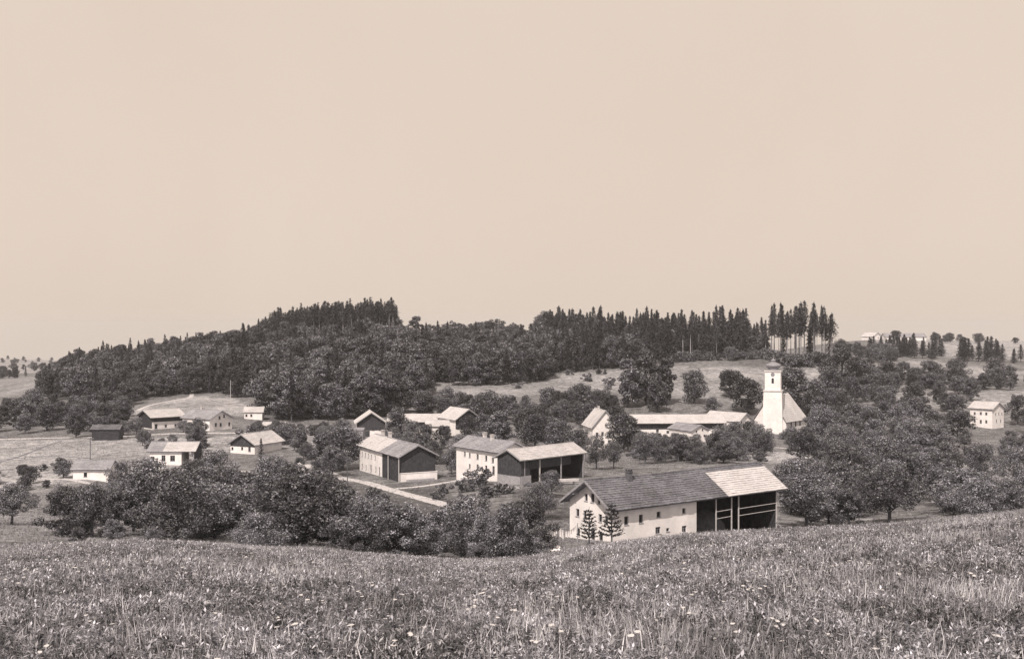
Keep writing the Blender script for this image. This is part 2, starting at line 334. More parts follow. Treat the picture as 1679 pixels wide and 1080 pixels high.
# ------------------------------------------------------------------ buildings
class House:
    """Local frame: x along the ridge, y across, z = 0 at the eaves' foot (ground). corner = nearest roof-eave corner (column, row, distance)."""
    def __init__(s, name, label, cat, corner, ang, sx, L, w, rise, eave_h, ov=0.7, gov=0.8, group=None):
        s.L, s.w, s.rise, s.eh, s.ov, s.gov = L, w, rise, eave_h, ov, gov
        a = Vector((math.cos(R(ang)), math.sin(R(ang)), 0)); b = Vector((-a.y, a.x, 0)); E = ray(*corner)
        c = E-a*(sx*L/2)+b*w; c.z = E.z-eave_h
        s.root = empty(name, c, R(ang)); tag(s.root, label, cat, group)
        s.M = Matrix.Translation(c) @ Matrix.Rotation(R(ang), 4, 'Z'); s.Mi = s.M.inverted()
        s.X = L/2-gov; s.Y = w-ov; s.slope = rise/w
        FOOT.append((c.x, c.y, a.x, a.y, L/2, w))
    def top(s, y): return s.eh+(s.w-abs(y))*s.slope-0.22          # underside of the roof at y
    def pix(s, px, py, wall, off=None):
        """where the sight line meets a wall: returns (along, z)"""
        o = s.Mi @ Vector((0,0,0)); d = (s.Mi.to_3x3() @ ray(px, py, 1.0))
        ax, v = {'f': (1, -s.Y), 'b': (1, s.Y), 'g': (0, -s.X), 'G': (0, s.X)}[wall]
        if off is not None: v = off
        t = (v-o[ax])/d[ax]; p = o+d*t
        return (p.x if ax == 1 else p.y), p.z
    def panel(s, mb, wall, a0, a1, z0, z1, holes=(), off=None, depth=0.22):
        """flat wall between a0..a1 with real window openings and reveals; z1 None = up to the roof line"""
        ax, v = {'f': (1, -s.Y), 'b': (1, s.Y), 'g': (0, -s.X), 'G': (0, s.X)}[wall]
        if off is not None: v = off
        inn = v-math.copysign(depth, v)
        def P(a, z, q=None):
            q = v if q is None else q
            return (a, q, z) if ax == 1 else (q, a, z)
        def topf(a): return z1 if z1 is not None else (s.top(v) if ax == 1 else s.top(a))
        cuts = sorted(set([a0, a1]+([0.0] if (ax == 0 and z1 is None and a0 < 0 < a1) else [])+[min(max(h[k], a0), a1) for h in holes for k in (0, 1)]))
        for i in range(len(cuts)-1):
            x0, x1 = cuts[i], cuts[i+1]
            if x1-x0 < 1e-4: continue
            zs = sorted(set([z0]+[h[k] for h in holes for k in (2, 3) if h[0] < x1-1e-4 and h[1] > x0+1e-4]))
            zs = [q for q in zs if q <= min(topf(x0), topf(x1))-0.02]
            for j, q in enumerate(zs):
                last = j == len(zs)-1; mid = ((x0+x1)/2, (q+(zs[j+1] if not last else q+0.05))/2)
                if any(h[0] < mid[0] < h[1] and h[2]-1e-4 <= mid[1] < h[3] and not last for h in holes): continue
                if last: mb.quad(P(x0, q), P(x1, q), P(x1, topf(x1)), P(x0, topf(x0)))
                else: mb.quad(P(x0, q), P(x1, q), P(x1, zs[j+1]), P(x0, zs[j+1]))
        for h in holes:
            c = [(h[0], h[2]), (h[1], h[2]), (h[1], h[3]), (h[0], h[3])]
            for k in range(4):
                A, B = c[k], c[(k+1) % 4]; mb.quad(P(*A), P(*B), P(*B, inn), P(*A, inn))
        return P, v, inn
    def window(s, h, P, v, inn, bars=True, frame='frame'):
        """frame as a part, pane as its sub-part"""
        sg = math.copysign(1, v); f0 = inn+sg*0.09; f1 = inn+sg*0.02
        mb = MB(); t = 0.05
        def fb(a0, a1, z0, z1):
            A = P(a0, z0, f0); B = P(a1, z1, f1)
            mb.box(min(A[0], B[0]), max(A[0], B[0]), min(A[1], B[1]), max(A[1], B[1]), z0, z1)
        e = 0.004
        fb(h[0]+e, h[1]-e, h[2]+e, h[2]+t); fb(h[0]+e, h[1]-e, h[3]-t, h[3]-e); fb(h[0]+e, h[0]+t, h[2]+t, h[3]-t); fb(h[1]-t, h[1]-e, h[2]+t, h[3]-t)
        m = (h[0]+h[1])/2
        if bars:
            fb(m-0.03, m+0.03, h[2]+t, h[3]-t)
            zc = h[2]+(h[3]-h[2])*0.62; fb(h[0]+t, m-0.03, zc-0.02, zc+0.02); fb(m+0.03, h[1]-t, zc-0.02, zc+0.02)
        fr = mb.build('window', M[frame], s.root)
        q = MB(); pd = inn+sg*0.03; q.quad(P(h[0]+t/2, h[2]+t/2, pd), P(h[1]-t/2, h[2]+t/2, pd), P(h[1]-t/2, h[3]-t/2, pd), P(h[0]+t/2, h[3]-t/2, pd))
        q.build('pane', M['glass'], fr)
        k = MB(); A = P(h[0]-.06, h[2], v+sg*.07); B = P(h[1]+.06, h[2], inn+sg*.1); k.box(min(A[0], B[0]), max(A[0], B[0]), min(A[1], B[1]), max(A[1], B[1]), h[2]-.055, h[2]+.003); k.build('sill', M['stone'], fr)
    def walls(s, spec, x0=None, x1=None, m='plaster', z0=-3.0, name='wall'):
        """spec: {'f': [(px,py,w,h,kind)..] or [] , 'g':...}; sides not listed stay open"""
        x0 = -s.X if x0 is None else x0; x1 = s.X if x1 is None else x1
        mb = MB(); wins = []
        for wl, hs in spec.items():
            off = None
            if wl in 'gG':
                off = x0 if wl == 'g' else x1
                if abs(off) < 0.01: off = 0.01
            holes = []
            for (px, py, ww, hh) in hs:
                a, z = s.pix(px, py, wl, off); holes.append((a-ww/2, a+ww/2, z-hh/2, z+hh/2))
            r = (x0, x1) if wl in 'fb' else (-s.Y, s.Y)
            holes = [h for h in holes if h[0] > r[0]+0.1 and h[1] < r[1]-0.1]
            P, v, inn = s.panel(mb, wl, r[0], r[1], z0, None, holes, off)
            wins += [(h, P, v, inn) for h in holes]
        o = mb.build(name, M[m], s.root)
        for q in wins: s.window(*q, bars=(q[0][1]-q[0][0]) > 0.72)
        return o
    def boards(s, wall, a0, a1, z0, z1, m='wood_dark', off=None, bw_=0.26, out=0.05, name='boarding'):
        """vertical boards, each proud or recessed by a little; z1 None = up to the roof"""
        ax, v = {'f': (1, -s.Y), 'b': (1, s.Y), 'g': (0, -s.X), 'G': (0, s.X)}[wall]
        if off is not None: v = off
        sg = math.copysign(1, v); mb = MB(); a = a0
        def T(q): return z1 if z1 is not None else (s.top(v) if ax == 1 else s.top(q))
        while a < a1-0.02:
            b = min(a+bw_*random.uniform(0.8, 1.2), a1); d0 = v+sg*out*random.uniform(0.5, 1.2); d1 = v-sg*0.06
            segs = [(a+0.012, b-0.012)]
            if ax == 0 and a < 0 < b: segs = [(a+0.012, 0), (0, b-0.012)]
            for p, q in segs:
                zb = z0+random.uniform(-0.03, 0.03)
                if min(T(p), T(q)) < zb+0.05: continue
                def C(aa, zz, dd): return (aa, dd, zz) if ax == 1 else (dd, aa, zz)
                c = [C(p, zb, d0), C(q, zb, d0), C(q, T(q), d0), C(p, T(p), d0)]; e = [C(p, zb, d1), C(q, zb, d1), C(q, T(q), d1), C(p, T(p), d1)]
                mb.quad(*c); mb.quad(c[0], e[0], e[3], c[3]); mb.quad(c[1], e[1], e[2], c[2]); mb.quad(c[0], c[1], e[1], e[0]); mb.quad(*e)
            a = b
        if not mb.f: return None
        o = mb.build(name, M[m], s.root); o['kind'] = 'stuff'; return o
    def sag(s, x):
        t = x/s.L+.5; return s.sagmax*(.75*math.sin(math.pi*min(1, max(0, t)))**.7+.25*math.sin(t*9+s.L))
    def roof(s, m='shingle_mid', course=0.42, seg=1.3, patch=None, patch_m='shingle_pale', back=None, thick=0.16, barge='wood_grey'):
        """stepped courses of shingles on both slopes; patch=(x0,x1,t0,t1) of the front slope in other shingles"""
        s.sagmax = min(.16, .006*s.L); A = MB(); B = MB(); sl = math.hypot(s.w, s.rise); n = max(4, int(sl/course)); ns = max(3, int(s.L/seg))
        nx = Vector((0, 0, 0))
        for side in (-1, 1):
            nrm = Vector((0, side*s.rise/sl, s.w/sl))
            for i in range(n):                                   # i = 0 at the eave
                t0, t1 = i/n, (i+1)/n
                for k in range(ns):
                    x0, x1 = -s.L/2+s.L*k/ns, -s.L/2+s.L*(k+1)/ns
                    j0 = random.uniform(0, 0.035); e0 = random.uniform(-0.03, 0.03) if i else random.uniform(-0.05, 0.02)
                    def pt(x, t, lift):
                        return Vector((x, side*s.w*(1-t), s.eh+s.rise*t-s.sag(x)*(.35+.65*t)))+nrm*lift
                    ta = t0+e0/sl
                    a = pt(x0, ta, 0.075+j0); b = pt(x1, ta, 0.075+j0); c = pt(x1, t1, 0.02+j0); d = pt(x0, t1, 0.02+j0)
                    a2 = pt(x0, ta, -0.01); b2 = pt(x1, ta, -0.01)
                    xm = (x0+x1)/2; tm = (t0+t1)/2
                    T = B if (patch and side == -1 and patch[0] < xm < patch[1] and patch[2] < tm < patch[3]) else A
                    if side == -1: T.quad(a, b, c, d); T.quad(a2, b2, b, a)
                    else: T.quad(b, a, d, c); T.quad(b2, a2, a, b)
                    T.quad(a, d, pt(x0, t1, -0.01), a2); T.quad(b, c, pt(x1, t1, -0.01), b2)
            # sheathing below
            p = [Vector((x, side*s.w*(1-t), s.eh+s.rise*t-.9*s.sagmax*(.35+.65*t)))-nrm*0.012 for x in (-s.L/2+.02, s.L/2-.02) for t in (0.004, 1)]
            q = [v-nrm*(thick-0.02) for v in p]
            A.quad(p[0], p[1], p[3], p[2]); A.quad(q[0], q[2], q[3], q[1]); A.quad(p[0], p[2], q[2], q[0]); A.quad(p[0], q[0], q[1], p[1]); A.quad(p[2], p[3], q[3], q[2])
        r = A.build('roof', M[m], s.root)
        if B.f: B.build('new_shingles', M[patch_m], r)
        rc = MB()
        k = max(3, int(s.L/2.5))
        for i in range(k):
            x0, x1 = -s.L/2+s.L*i/k, -s.L/2+s.L*(i+1)/k; dz = random.uniform(0.0, 0.03)-s.sag((x0+x1)/2)
            rc.box(x0, x1-0.01, -0.16, 0.16, s.eh+s.rise-.1+dz, s.eh+s.rise+0.13+dz)
        rc.build('ridge_cap', M[m], r)
        for sx in (-1, 1):
            for side in (-1, 1):
                b_ = MB(); X = sx*(s.L/2+0.03)
                b_.beam((X, side*(s.w+0.02), s.eh-0.05), (X, side*0.02, s.eh+s.rise-0.05), 0.05, 0.24); b_.build('bargeboard', M[barge], s.root)
        s.roof_o = r; return r
    def chimney(s, x, y, h=1.1, m='brick', wd=0.6):
        zb = s.eh+s.rise-abs(y)*s.slope-0.4; mb = MB(); zt = s.eh+s.rise+h-0.2
        mb.box(x-wd/2, x+wd/2, y-wd/2, y+wd/2, zb, zt); mb.box(x-wd/2-.07, x+wd/2+.07, y-wd/2-.07, y+wd/2+.07, zt+.002, zt+0.14)
        for sx in (-1, 1):
            for sy in (-1, 1): mb.box(x+sx*(wd/2-.08)-.06, x+sx*(wd/2-.08)+.06, y+sy*(wd/2-.08)-.06, y+sy*(wd/2-.08)+.06, zt+.142, zt+.34)
        mb.box(x-wd/2-.1, x+wd/2+.1, y-wd/2-.1, y+wd/2+.1, zt+.342, zt+.42)
        mb.build('chimney', M[m], s.roof_o)
    def post(s, x, y, z0=-2.0, z1=None, t=0.2, m='wood_grey'):
        mb = MB(); z1 = s.top(y) if z1 is None else z1; mb.box(x-t/2, x+t/2, y-t/2, y+t/2, z0, z1); mb.build('post', M[m], s.root)
    def part(s, name, m, fn):
        mb = MB(); fn(mb); return mb.build(name, M[m], s.root)
FOOT = []

# --- the long farmhouse in front
h = House('farmhouse', 'long white farmhouse with open barn end and half-renewed shingle roof beside the front meadow', 'farmhouse', (1001, 838, 122), 36, -1, 29.7, 4.55, 2.9, 4.4, ov=0.75, gov=0.95)
xs_h = h.pix(1142, 850, 'f')[0]
h.walls({'f': [(1027, 853, .62, .95), (1051, 850, .62, .95), (1080, 843, .62, .66), (1121.5, 837, .55, .62), (1079, 869, .8, .8), (1122, 867, .75, .8), (1095, 868, .5, .4)],
         'g': [(961, 815, .55, .85), (971.5, 816, .6, 1.05), (982, 822, .42, .5), (947, 840, .6, .9), (959, 843, .6, .9), (984, 849, .6, .9), (994, 852, .6, .9), (948, 872, .6, .9), (972, 877, .7, 1.1), (985, 880, .7, .9)],
         'G': [], 'b': []}, x1=xs_h)
h.roof('shingle_old', course=0.36, seg=0.9, patch=(h.pix(1182, 796, 'f')[0]+0.3, 99, -1, 0.84))
cxh = h.pix(1026, 778, 'f', 0)[0]; h.chimney(cxh, -0.55, 0.75)
h.boards('b', xs_h+0.3, h.X, -3, None, 'wood_dark'); h.boards('G', -h.Y+.2, h.Y, -3, None, 'wood_dark')
pl = [h.pix(p, 830, 'f')[0] for p in (1174, 1199.5, 1211, 1273)]
for p in pl: h.post(p, -h.Y, t=0.12, m='wood_pale')
h.post(h.pix(1264, 830, 'f', -h.Y+1.2)[0], -h.Y+1.2, t=0.12, m='wood_pale')
for a_, b_ in ((pl[0], pl[1]), (pl[2], pl[3])):
    for zz in (1.7, 2.55): h.part('rail', 'wood_pale', lambda mb: mb.beam((a_, -h.Y-.02, zz), (b_, -h.Y-.02, zz+.06), 0.05, 0.065))
h.part('brace', 'wood_grey', lambda mb: mb.beam((pl[3]-0.1, -h.Y, 0.2), (pl[3]+1.0, -h.Y-.2, -0.75), 0.16))
h.part('wall_plate', 'wood_grey', lambda mb: mb.box(xs_h+.1, h.X, -h.Y-.1, -h.Y+.1, h.top(-h.Y)-.2, h.top(-h.Y)-.02))
for yy in (-2.2, 0.02, 2.2): h.part('purlin', 'wood_grey', lambda mb: mb.box(-h.L/2+.1, -h.X-.02, yy-.1, yy+.1, h.top(yy)-.22, h.top(yy)))
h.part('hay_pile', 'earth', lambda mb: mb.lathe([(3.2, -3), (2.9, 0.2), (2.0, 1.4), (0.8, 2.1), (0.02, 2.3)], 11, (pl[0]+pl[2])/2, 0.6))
MAIN = h

# --- the house at the bend of the road
h = House('house', 'farmhouse with dark boarded gable and white base beside the bend of the pale road', 'house', (652.6, 750, 220), -64, 1, 27, 4.45, 2.35, 4.9, ov=0.6, gov=0.7)
xb = h.pix(627, 760, 'f')[0]
h.walls({'f': [(594, 744, .7, 1.0), (599, 745.5, .7, 1.0), (604, 747, .7, 1.0), (609, 748.5, .7, 1.0), (615, 750, .7, 1.0), (594, 764, .7, 1.1), (600, 766, .7, 1.1), (608, 768, .9, 1.6), (616, 769, .7, 1.0), (622, 772, .9, 1.7)], 'g': [], 'G': [], 'b': []}, x1=xb)
h.boards('f', xb+.05, h.X, -3, None); h.boards('G', -h.Y, h.Y, 1.75, None)
h.boards('b', xb, h.X, -3, None)
h.part('base_wall', 'plaster', lambda mb: (mb.box(h.X-.35, h.X+.12, -h.Y-.05, h.Y+.4, -3, 1.55), mb.box(h.X-.4, h.X+.2, -h.Y-.1, h.Y+.45, 1.552, 1.68)))
h.part('trough', 'stone', lambda mb: mb.box(h.X+.3, h.X+1.0, -2.5, 3.4, -1, .35))
h.roof('shingle_mid', course=0.4, seg=1.0, patch=(-h.L, 1.5, -1, 2), patch_m='shingle_pale')
h.chimney(-4.5, 0.3, 0.9, 'plaster_old'); h.chimney(-9.5, 0.4, 0.9, 'plaster_old')
h.post(h.X+.45, -h.Y-.35, t=.14, m='wood_pale')
h.post(h.X-5.5, -h.Y-.5, t=.13, m='wood_pale')

# --- white house with an open barn across its end
h = House('house', 'white two-storey house with pale shingle roof joined behind the open timber barn', 'house', (741, 731, 221), -53, -1, 16, 3.9, 1.9, 4.9, ov=0.6, gov=0.7)
h.walls({'f': [(762, 744, .6, .9), (770, 746, .6, .9), (783, 748.5, .7, 1.0), (797, 751, .7, 1.0), (808, 754, .7, 1.0), (770, 764, .6, .9), (783, 765, .7, 1.0), (797, 767, .7, 1.0), (809, 771, .8, 1.7)], 'g': [], 'G': [], 'b': []})
h.roof('shingle_mid', course=0.4, seg=1.0)
h.chimney(-2.5, 0.3, 0.8, 'plaster_old'); h.chimney(1.0, -0.4, 0.7, 'plaster_old')
h = House('barn', 'open timber barn with light shingle roof and pale posts next to white two-storey house', 'barn', (854, 755, 200), 45, -1, 18.4, 3.65, 1.75, 4.3, ov=0.6, gov=0.6)
h.walls({'g': []}, m='stone', x0=-h.X, x1=-h.X+.3, name='stone_base')
h.boards('g', -h.Y, h.Y, 1.3, None, out=0.08); h.boards('b', -h.X, h.X, -3, None); h.boards('G', -h.Y, h.Y, -3, None)
h.boards('f', -h.X, -h.X+2.4, 1.2, None)
h.roof('shingle_pale', course=0.4, seg=1.0, patch=None)
for px in (860, 885, 920, 956): h.post(h.pix(px, 770, 'f')[0], -h.Y, t=.2, m='wood_grey' if px != 885 else 'wood_pale')
h.part('half_wall', 'stone', lambda mb: mb.box(-h.X, -h.X+2.6, -h.Y-.12, -h.Y+.2, -3, 1.3))
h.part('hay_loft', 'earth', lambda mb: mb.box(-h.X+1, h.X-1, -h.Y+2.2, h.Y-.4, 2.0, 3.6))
BARN = h
# sawn timber on trestles by the barn, rubble
tl = empty('timber_stack', at(930, 199)); tl.rotation_euler = (0, 0, R(12)); tag(tl, 'stack of pale sawn boards on trestles in front of the open barn', 'timber stack')
for i in range(3):
    for j in range(4-i):
        mb = MB(); L_ = random.uniform(3.6, 4.4); y = -.6+.36*j+.15*i; mb.box(-L_/2, L_/2, y, y+.32, .62+.14*i, .62+.14*i+.12); mb.build('board', M['wood_pale'], tl)
for x in (-1.4, 1.4):
    mb = MB(); mb.beam((x, -.8, .56), (x, .9, .56), .12); mb.beam((x-.3, -.6, -.6), (x, -.6, .52), .1); mb.beam((x+.3, -.6, -.6), (x, -.6, .52), .1); mb.beam((x-.3, .7, -.6), (x, .7, .52), .1); mb.beam((x+.3, .7, -.6), (x, .7, .52), .1); mb.build('trestle', M['wood_grey'], tl)
def heap(name, label, cat, px, D, r, hgt, m):
    p = at(px, D); mb = MB(); k = 14; rings = []
    for i in range(6):
        rr = r*math.cos(i/5*math.pi/2)**0.8 if i < 5 else 0.05; z = hgt*math.sin(i/5*math.pi/2)
        n = len(mb.v)
        for j in range(k):
            q = rr*random.uniform(.8, 1.18); t = 2*math.pi*j/k; mb.v.append((q*math.cos(t), q*.8*math.sin(t), z*random.uniform(.85, 1.1)-.3))
        rings.append(n)
    for i in range(5):
        for j in range(k): mb.f.append((rings[i]+j, rings[i]+(j+1) % k, rings[i+1]+(j+1) % k, rings[i+1]+j)); mb.m.append(0)
    o = mb.build(name, M[m]); o.location = p; tag(o, label, cat)
heap('rubble_heap', 'low pale rubble heap at the left foot of the open barn', 'heap', 838, 194, 1.6, .9, 'stone')
heap('rubble_heap', 'small pale heap before the stone base of the open barn', 'heap', 815, 200, 1.0, .8, 'stone')
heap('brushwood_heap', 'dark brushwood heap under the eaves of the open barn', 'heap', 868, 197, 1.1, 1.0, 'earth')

# --- farm behind with the steep white house and the long barn
h = House('house', 'steep-roofed white house behind the tall tree left of the long barn', 'house', (970, 702, 352), -80, 1, 14, 4.7, 5.6, 6.6, ov=0.5, gov=0.5)
h.walls({'f': [(958, 712, .8, 1.1)], 'G': [(979, 713, .9, 1.6), (988, 711, .8, 1.2), (1000, 712, .8, 1.2), (975, 724, .8, 1.2), (999, 724, .9, 1.2), (988, 725, .9, 1.2)], 'g': [], 'b': []})
h.roof('shingle_pale', course=.5, seg=1.4); h.chimney(-3, .2, .6, 'plaster_old')
h = House('barn', 'long low barn with unbroken pale roof and dark open loft left of the church', 'barn', (1032, 694, 368), 3, -1, 33, 5.2, 2.6, 5.2, ov=1.3, gov=.6)
h.walls({'f': [(1078, 706, .9, .9), (1095, 708, .9, .9), (1050, 708, .9, .9), (1115, 708, .9, .9)], 'g': [], 'G': [], 'b': []}, z0=-3)
h.boards('f', -h.X, h.X, 3.1, None, out=.1); h.roof('shingle_pale', course=.55, seg=1.5)  # dark boards stand in for the shade inside the open loft
h = House('house', 'small white gabled wing with rows of tiny windows before the long barn', 'house', (1133, 707, 352), -62, 1, 13, 4.0, 1.9, 3.7, ov=.5, gov=.5)
h.walls({'f': [(1120, 712, .6, .7)], 'G': [(1140, 714, .7, .7), (1147, 714, .7, .7), (1155, 714, .7, .7), (1152, 704.5, .6, .7), (1164, 706, .6, .6), (1142, 707, .6, .6), (1163, 714, .6, .6)], 'g': [], 'b': []})
h.roof('shingle_mid', course=.5, seg=1.4)
h = House('house', 'pale-roofed house with white gable between the long barn and the church', 'house', (1212, 692, 392), -50, 1, 17, 4.4, 3.0, 4.6, ov=.5, gov=.6)
h.walls({'f': [(1190, 695, .7, .9), (1200, 697, .7, .9)], 'G': [(1216, 692, .6, .8), (1222, 692, .6, .8), (1219, 699, .8, 1.0)], 'g': [], 'b': []})
h.roof('shingle_pale', course=.5, seg=1.4)

# --- farm in the middle distance with two dark gables
h = House('farmhouse', 'pale-roofed farmhouse with dark gable at the left end of the middle farm', 'farmhouse', (582, 695, 343), -80, 1, 13, 5.1, 3.5, 4.4, ov=.7, gov=.9)
h.walls({'f': [(578, 702, .8, .9)], 'G': [(612, 703, .8, 1.0), (624, 703, .8, 1.0)], 'g': [], 'b': []}); h.boards('G', -h.Y, h.Y, 2.3, None, out=.1); h.boards('G', -h.Y, -.5, -2, 2.2, out=.08); h.roof('shingle_pale', course=.5, seg=1.4)
h = House('barn', 'long pale-roofed wing behind the bushy tree joining both gables of the middle farm', 'barn', (634, 692, 352), 4, -1, 20, 4.6, 2.3, 5.0, ov=.9, gov=.5)
h.walls({'f': [(645, 704, .8, 1.0), (655, 704, .8, 1.0), (705, 705, .8, 1.0), (720, 705, .8, 1.0)], 'G': [], 'b': [], 'g': []}); h.boards('f', -h.X, h.X, 3.0, None, out=.08); h.roof('shingle_pale', course=.5, seg=1.4)
h = House('farmhouse', 'pale-roofed farmhouse with dark gable at the right end of the middle farm', 'farmhouse', (746, 689, 342), -62, 1, 14, 4.9, 3.3, 5.0, ov=.6, gov=.8)
h.walls({'f': [(735, 700, .8, 1.0)], 'G': [], 'g': [], 'b': []}); h.boards('G', -h.Y, h.Y, 2.2, None, out=.08); h.roof('shingle_pale', course=.5, seg=1.4)
h = House('cottage', 'low white cottage with pale roof tucked below the middle farm', 'cottage', (697, 699, 335), 5, -1, 7.5, 3.0, 1.6, 3.4, ov=.5, gov=.4)
h.walls({'f': [(705, 707, .7, .9), (716, 707, .7, .9)], 'g': [], 'G': [], 'b': []}); h.roof('shingle_pale', course=.5, seg=1.2)
h = House('shed', 'narrow pale shed standing among trees right of the middle farm', 'shed', (805.5, 684, 335), 2, -1, 2.0, 1.3, .5, 3.0, ov=.12, gov=.12)
h.boards('f', -h.X, h.X, -2, None, 'wood_pale'); h.boards('G', -h.Y, h.Y, -2, None, 'wood_pale'); h.boards('g', -h.Y, h.Y, -2, None, 'wood_pale'); h.boards('b', -h.X, h.X, -2, None, 'wood_pale'); h.roof('shingle_mid', course=.4, seg=.7)
h = House('shed', 'grey plank shed with flat roof left of the house at the road bend', 'shed', (557, 705, 318), -2, -1, 6.9, 2.2, .5, 3.6, ov=.2, gov=.2)
for wl, a0 in (('f', h.X), ('b', h.X), ('g', h.Y), ('G', h.Y)): h.boards(wl, -a0, a0, -2, None, 'wood_grey')
h.roof('shingle_mid', course=.5, seg=1.2)

# --- farm on the left
h = House('farmhouse', 'long left farm building with dark left gable below the wooded hill', 'farmhouse', (247, 685, 362), 42, -1, 12.8, 6.2, 2.2, 4.4, ov=1.0, gov=.9)
h.walls({'f': [(256, 699, 1.0, 1.6), (272, 698, .8, .9), (288, 697, .8, .9)], 'G': [], 'b': [], 'g': []}); h.boards('f', -h.X, h.X, 2.9, None, out=.1); h.boards('g', -h.Y, h.Y, .8, None, out=.1); h.roof('shingle_pale', course=.5, seg=1.4)
h = House('house', 'white house whose windowed gable ends the left farm', 'house', (344, 688, 358), -33, 1, 14.5, 5.3, 2.6, 5.8, ov=.5, gov=.7)
h.walls({'f': [(331, 697, .7, .9), (338, 699, 1.2, 1.8)], 'G': [(360, 684.5, .8, 1.1), (367.5, 682, .8, 1.1), (375, 682, .8, 1.1), (354, 696, .9, 1.2), (362, 696, .9, 1.2), (376, 695, .9, 1.2), (384, 694, .8, 1.1)], 'g': [], 'b': []})
h.roof('shingle_mid', course=.5, seg=1.4); h.chimney(-3, .3, .7, 'plaster_old')
h = House('house', 'small pale-roofed house half hidden at the wood edge right of the left farm', 'house', (398, 676, 405), 5, -1, 7.5, 3.2, 1.8, 3.6, ov=.4, gov=.5)
h.walls({'f': [(404, 681, .7, .9), (412, 681, .7, .9)], 'g': [], 'G': [], 'b': []}); h.roof('shingle_pale', course=.5, seg=1.2)
h = House('shed', 'long low cart shed with pale roof below the wood', 'shed', (415.5, 698, 366), 0, -1, 10.4, 2.5, 1.1, 2.4, ov=.4, gov=.3)
h.boards('b', -h.X, h.X, -2, None); h.boards('g', -h.Y, h.Y, -2, None); h.boards('G', -h.Y, h.Y, -2, None); h.roof('shingle_pale', course=.5, seg=1.2)
for x in (-4.5, -1.5, 1.5, 4.5): h.post(x, -h.Y, t=.18)
h = House('hut', 'dark timber hut beside the upper road at far left', 'hut', (148, 704, 330), 4, -1, 8.6, 2.6, 1.2, 2.6, ov=.4, gov=.3)
for wl, a0 in (('f', h.X), ('b', h.X), ('g', h.Y), ('G', h.Y)): h.boards(wl, -a0, a0, -2, None)
h.roof('shingle_old', course=.5, seg=1.2)  # dark shingle tone stands in for the shade of the surrounding trees
h = House('house', 'house with dark timber gable over white ground floor right of the left field', 'house', (418, 730, 296), 65, -1, 13.5, 4.8, 2.8, 2.9, ov=.7, gov=.8)
h.walls({'g': [(381, 735, .7, .8), (397, 735, .7, .8), (409, 736, .8, 1.4)], 'f': [], 'G': [], 'b': []}); h.boards('g', -h.Y, h.Y, 2.3, None, out=.1); h.roof('shingle_pale', course=.45, seg=1.2)
h = House('house', 'low white house with long half-pale roof beside the left field', 'house', (240, 740, 258), 1, -1, 11.5, 4.0, 1.9, 3.2, ov=.6, gov=.6)
h.walls({'f': [(250, 752, .9, 1.1), (268, 751, .9, 1.4), (283, 751, 1.1, 1.3)], 'g': [], 'G': [], 'b': []}, x1=h.pix(297.5, 750, 'f')[0]); h.boards('b', 3.2, h.X, -2, None); h.boards('G', -h.Y, h.Y, -2, None)
h.roof('shingle_mid', course=.45, seg=1.2, patch=(h.pix(266, 745, 'f')[0], 99, -1, 2))
h.post(h.X, -h.Y, t=.16)
h = House('cottage', 'small cottage with flat pale roof and single white wall in front of the left field', 'cottage', (115, 770, 229), 2, -1, 8.2, 3.2, 1.6, 2.6, ov=.5, gov=.4)
h.walls({'f': [(121, 778, .5, .7), (140, 778, .7, .9)], 'g': [], 'G': [], 'b': []}); h.roof('shingle_mid', course=.45, seg=1.1)
h = House('shed', 'low whitewashed shed among orchard trees below the half-pale roofed house', 'shed', (305, 785, 212), 0, -1, 3.4, 1.7, .6, 1.6, ov=.2, gov=.2)
h.walls({'f': [], 'g': [], 'G': [], 'b': []}); h.roof('shingle_pale', course=.4, seg=.8)
h = House('shed', 'small shed with pale lean roof among trees left of the road', 'shed', (382, 783, 214), 3, -1, 3.0, 1.6, 1.0, 1.8, ov=.2, gov=.2)
h.walls({'f': [], 'g': [], 'G': [], 'b': []}); h.roof('shingle_pale', course=.4, seg=.8)
h = House('bakehouse', 'tiny bakehouse with pale gabled roof in the trees left of the pale road', 'bakehouse', (483, 769, 226), -75, 1, 3.2, 1.25, .9, 1.7, ov=.2, gov=.25)
h.walls({'f': [], 'g': [], 'G': [], 'b': []}); h.roof('shingle_pale', course=.4, seg=.8)
h = House('washhouse', 'small washhouse with grey gable roof and white side wall by the road', 'washhouse', (515, 789, 205), -70, 1, 3.4, 1.3, 1.2, 3.4, ov=.15, gov=.25)
h.walls({'f': [], 'g': [], 'G': [(519, 800, .5, .7)], 'b': []}); h.roof('shingle_mid', course=.4, seg=.8)

# --- white house at far right, farm on the skyline
h = House('house', 'white two-storey house standing alone at the right edge', 'house', (1628, 671, 400), -52, 1, 9.8, 4.7, 2.4, 6.4, ov=.6, gov=.6)
h.walls({'f': [(1598, 677.5, .8, 1.0), (1608, 677.5, .8, 1.0), (1617, 678, .8, 1.0), (1598, 690, .8, 1.1), (1608, 691, .8, 1.3), (1617, 691, .8, 1.1)],
         'G': [(1633, 679, .7, 1.0), (1638, 678, .7, 1.0), (1643, 678, .7, 1.0), (1634, 690, .8, 1.1), (1641, 690, .8, 1.1)], 'g': [], 'b': []})
h.roof('shingle_pale', course=.5, seg=1.3, barge='wood_pale'); h.chimney(-1, .3, .5, 'plaster_old')
h = House('farmhouse', 'long pale farm building low on the right skyline', 'farmhouse', (1452, 552.5, 935), 2, -1, 36, 6.5, 3.2, 3.6, ov=.6, gov=.6)
h.walls({'f': [(1470, 554.5, 1.2, 1.4), (1485, 554.5, 1.2, 1.4), (1500, 554.5, 1.2, 1.4)], 'g': [], 'G': [], 'b': []}); h.roof('shingle_mid', course=.8, seg=3)
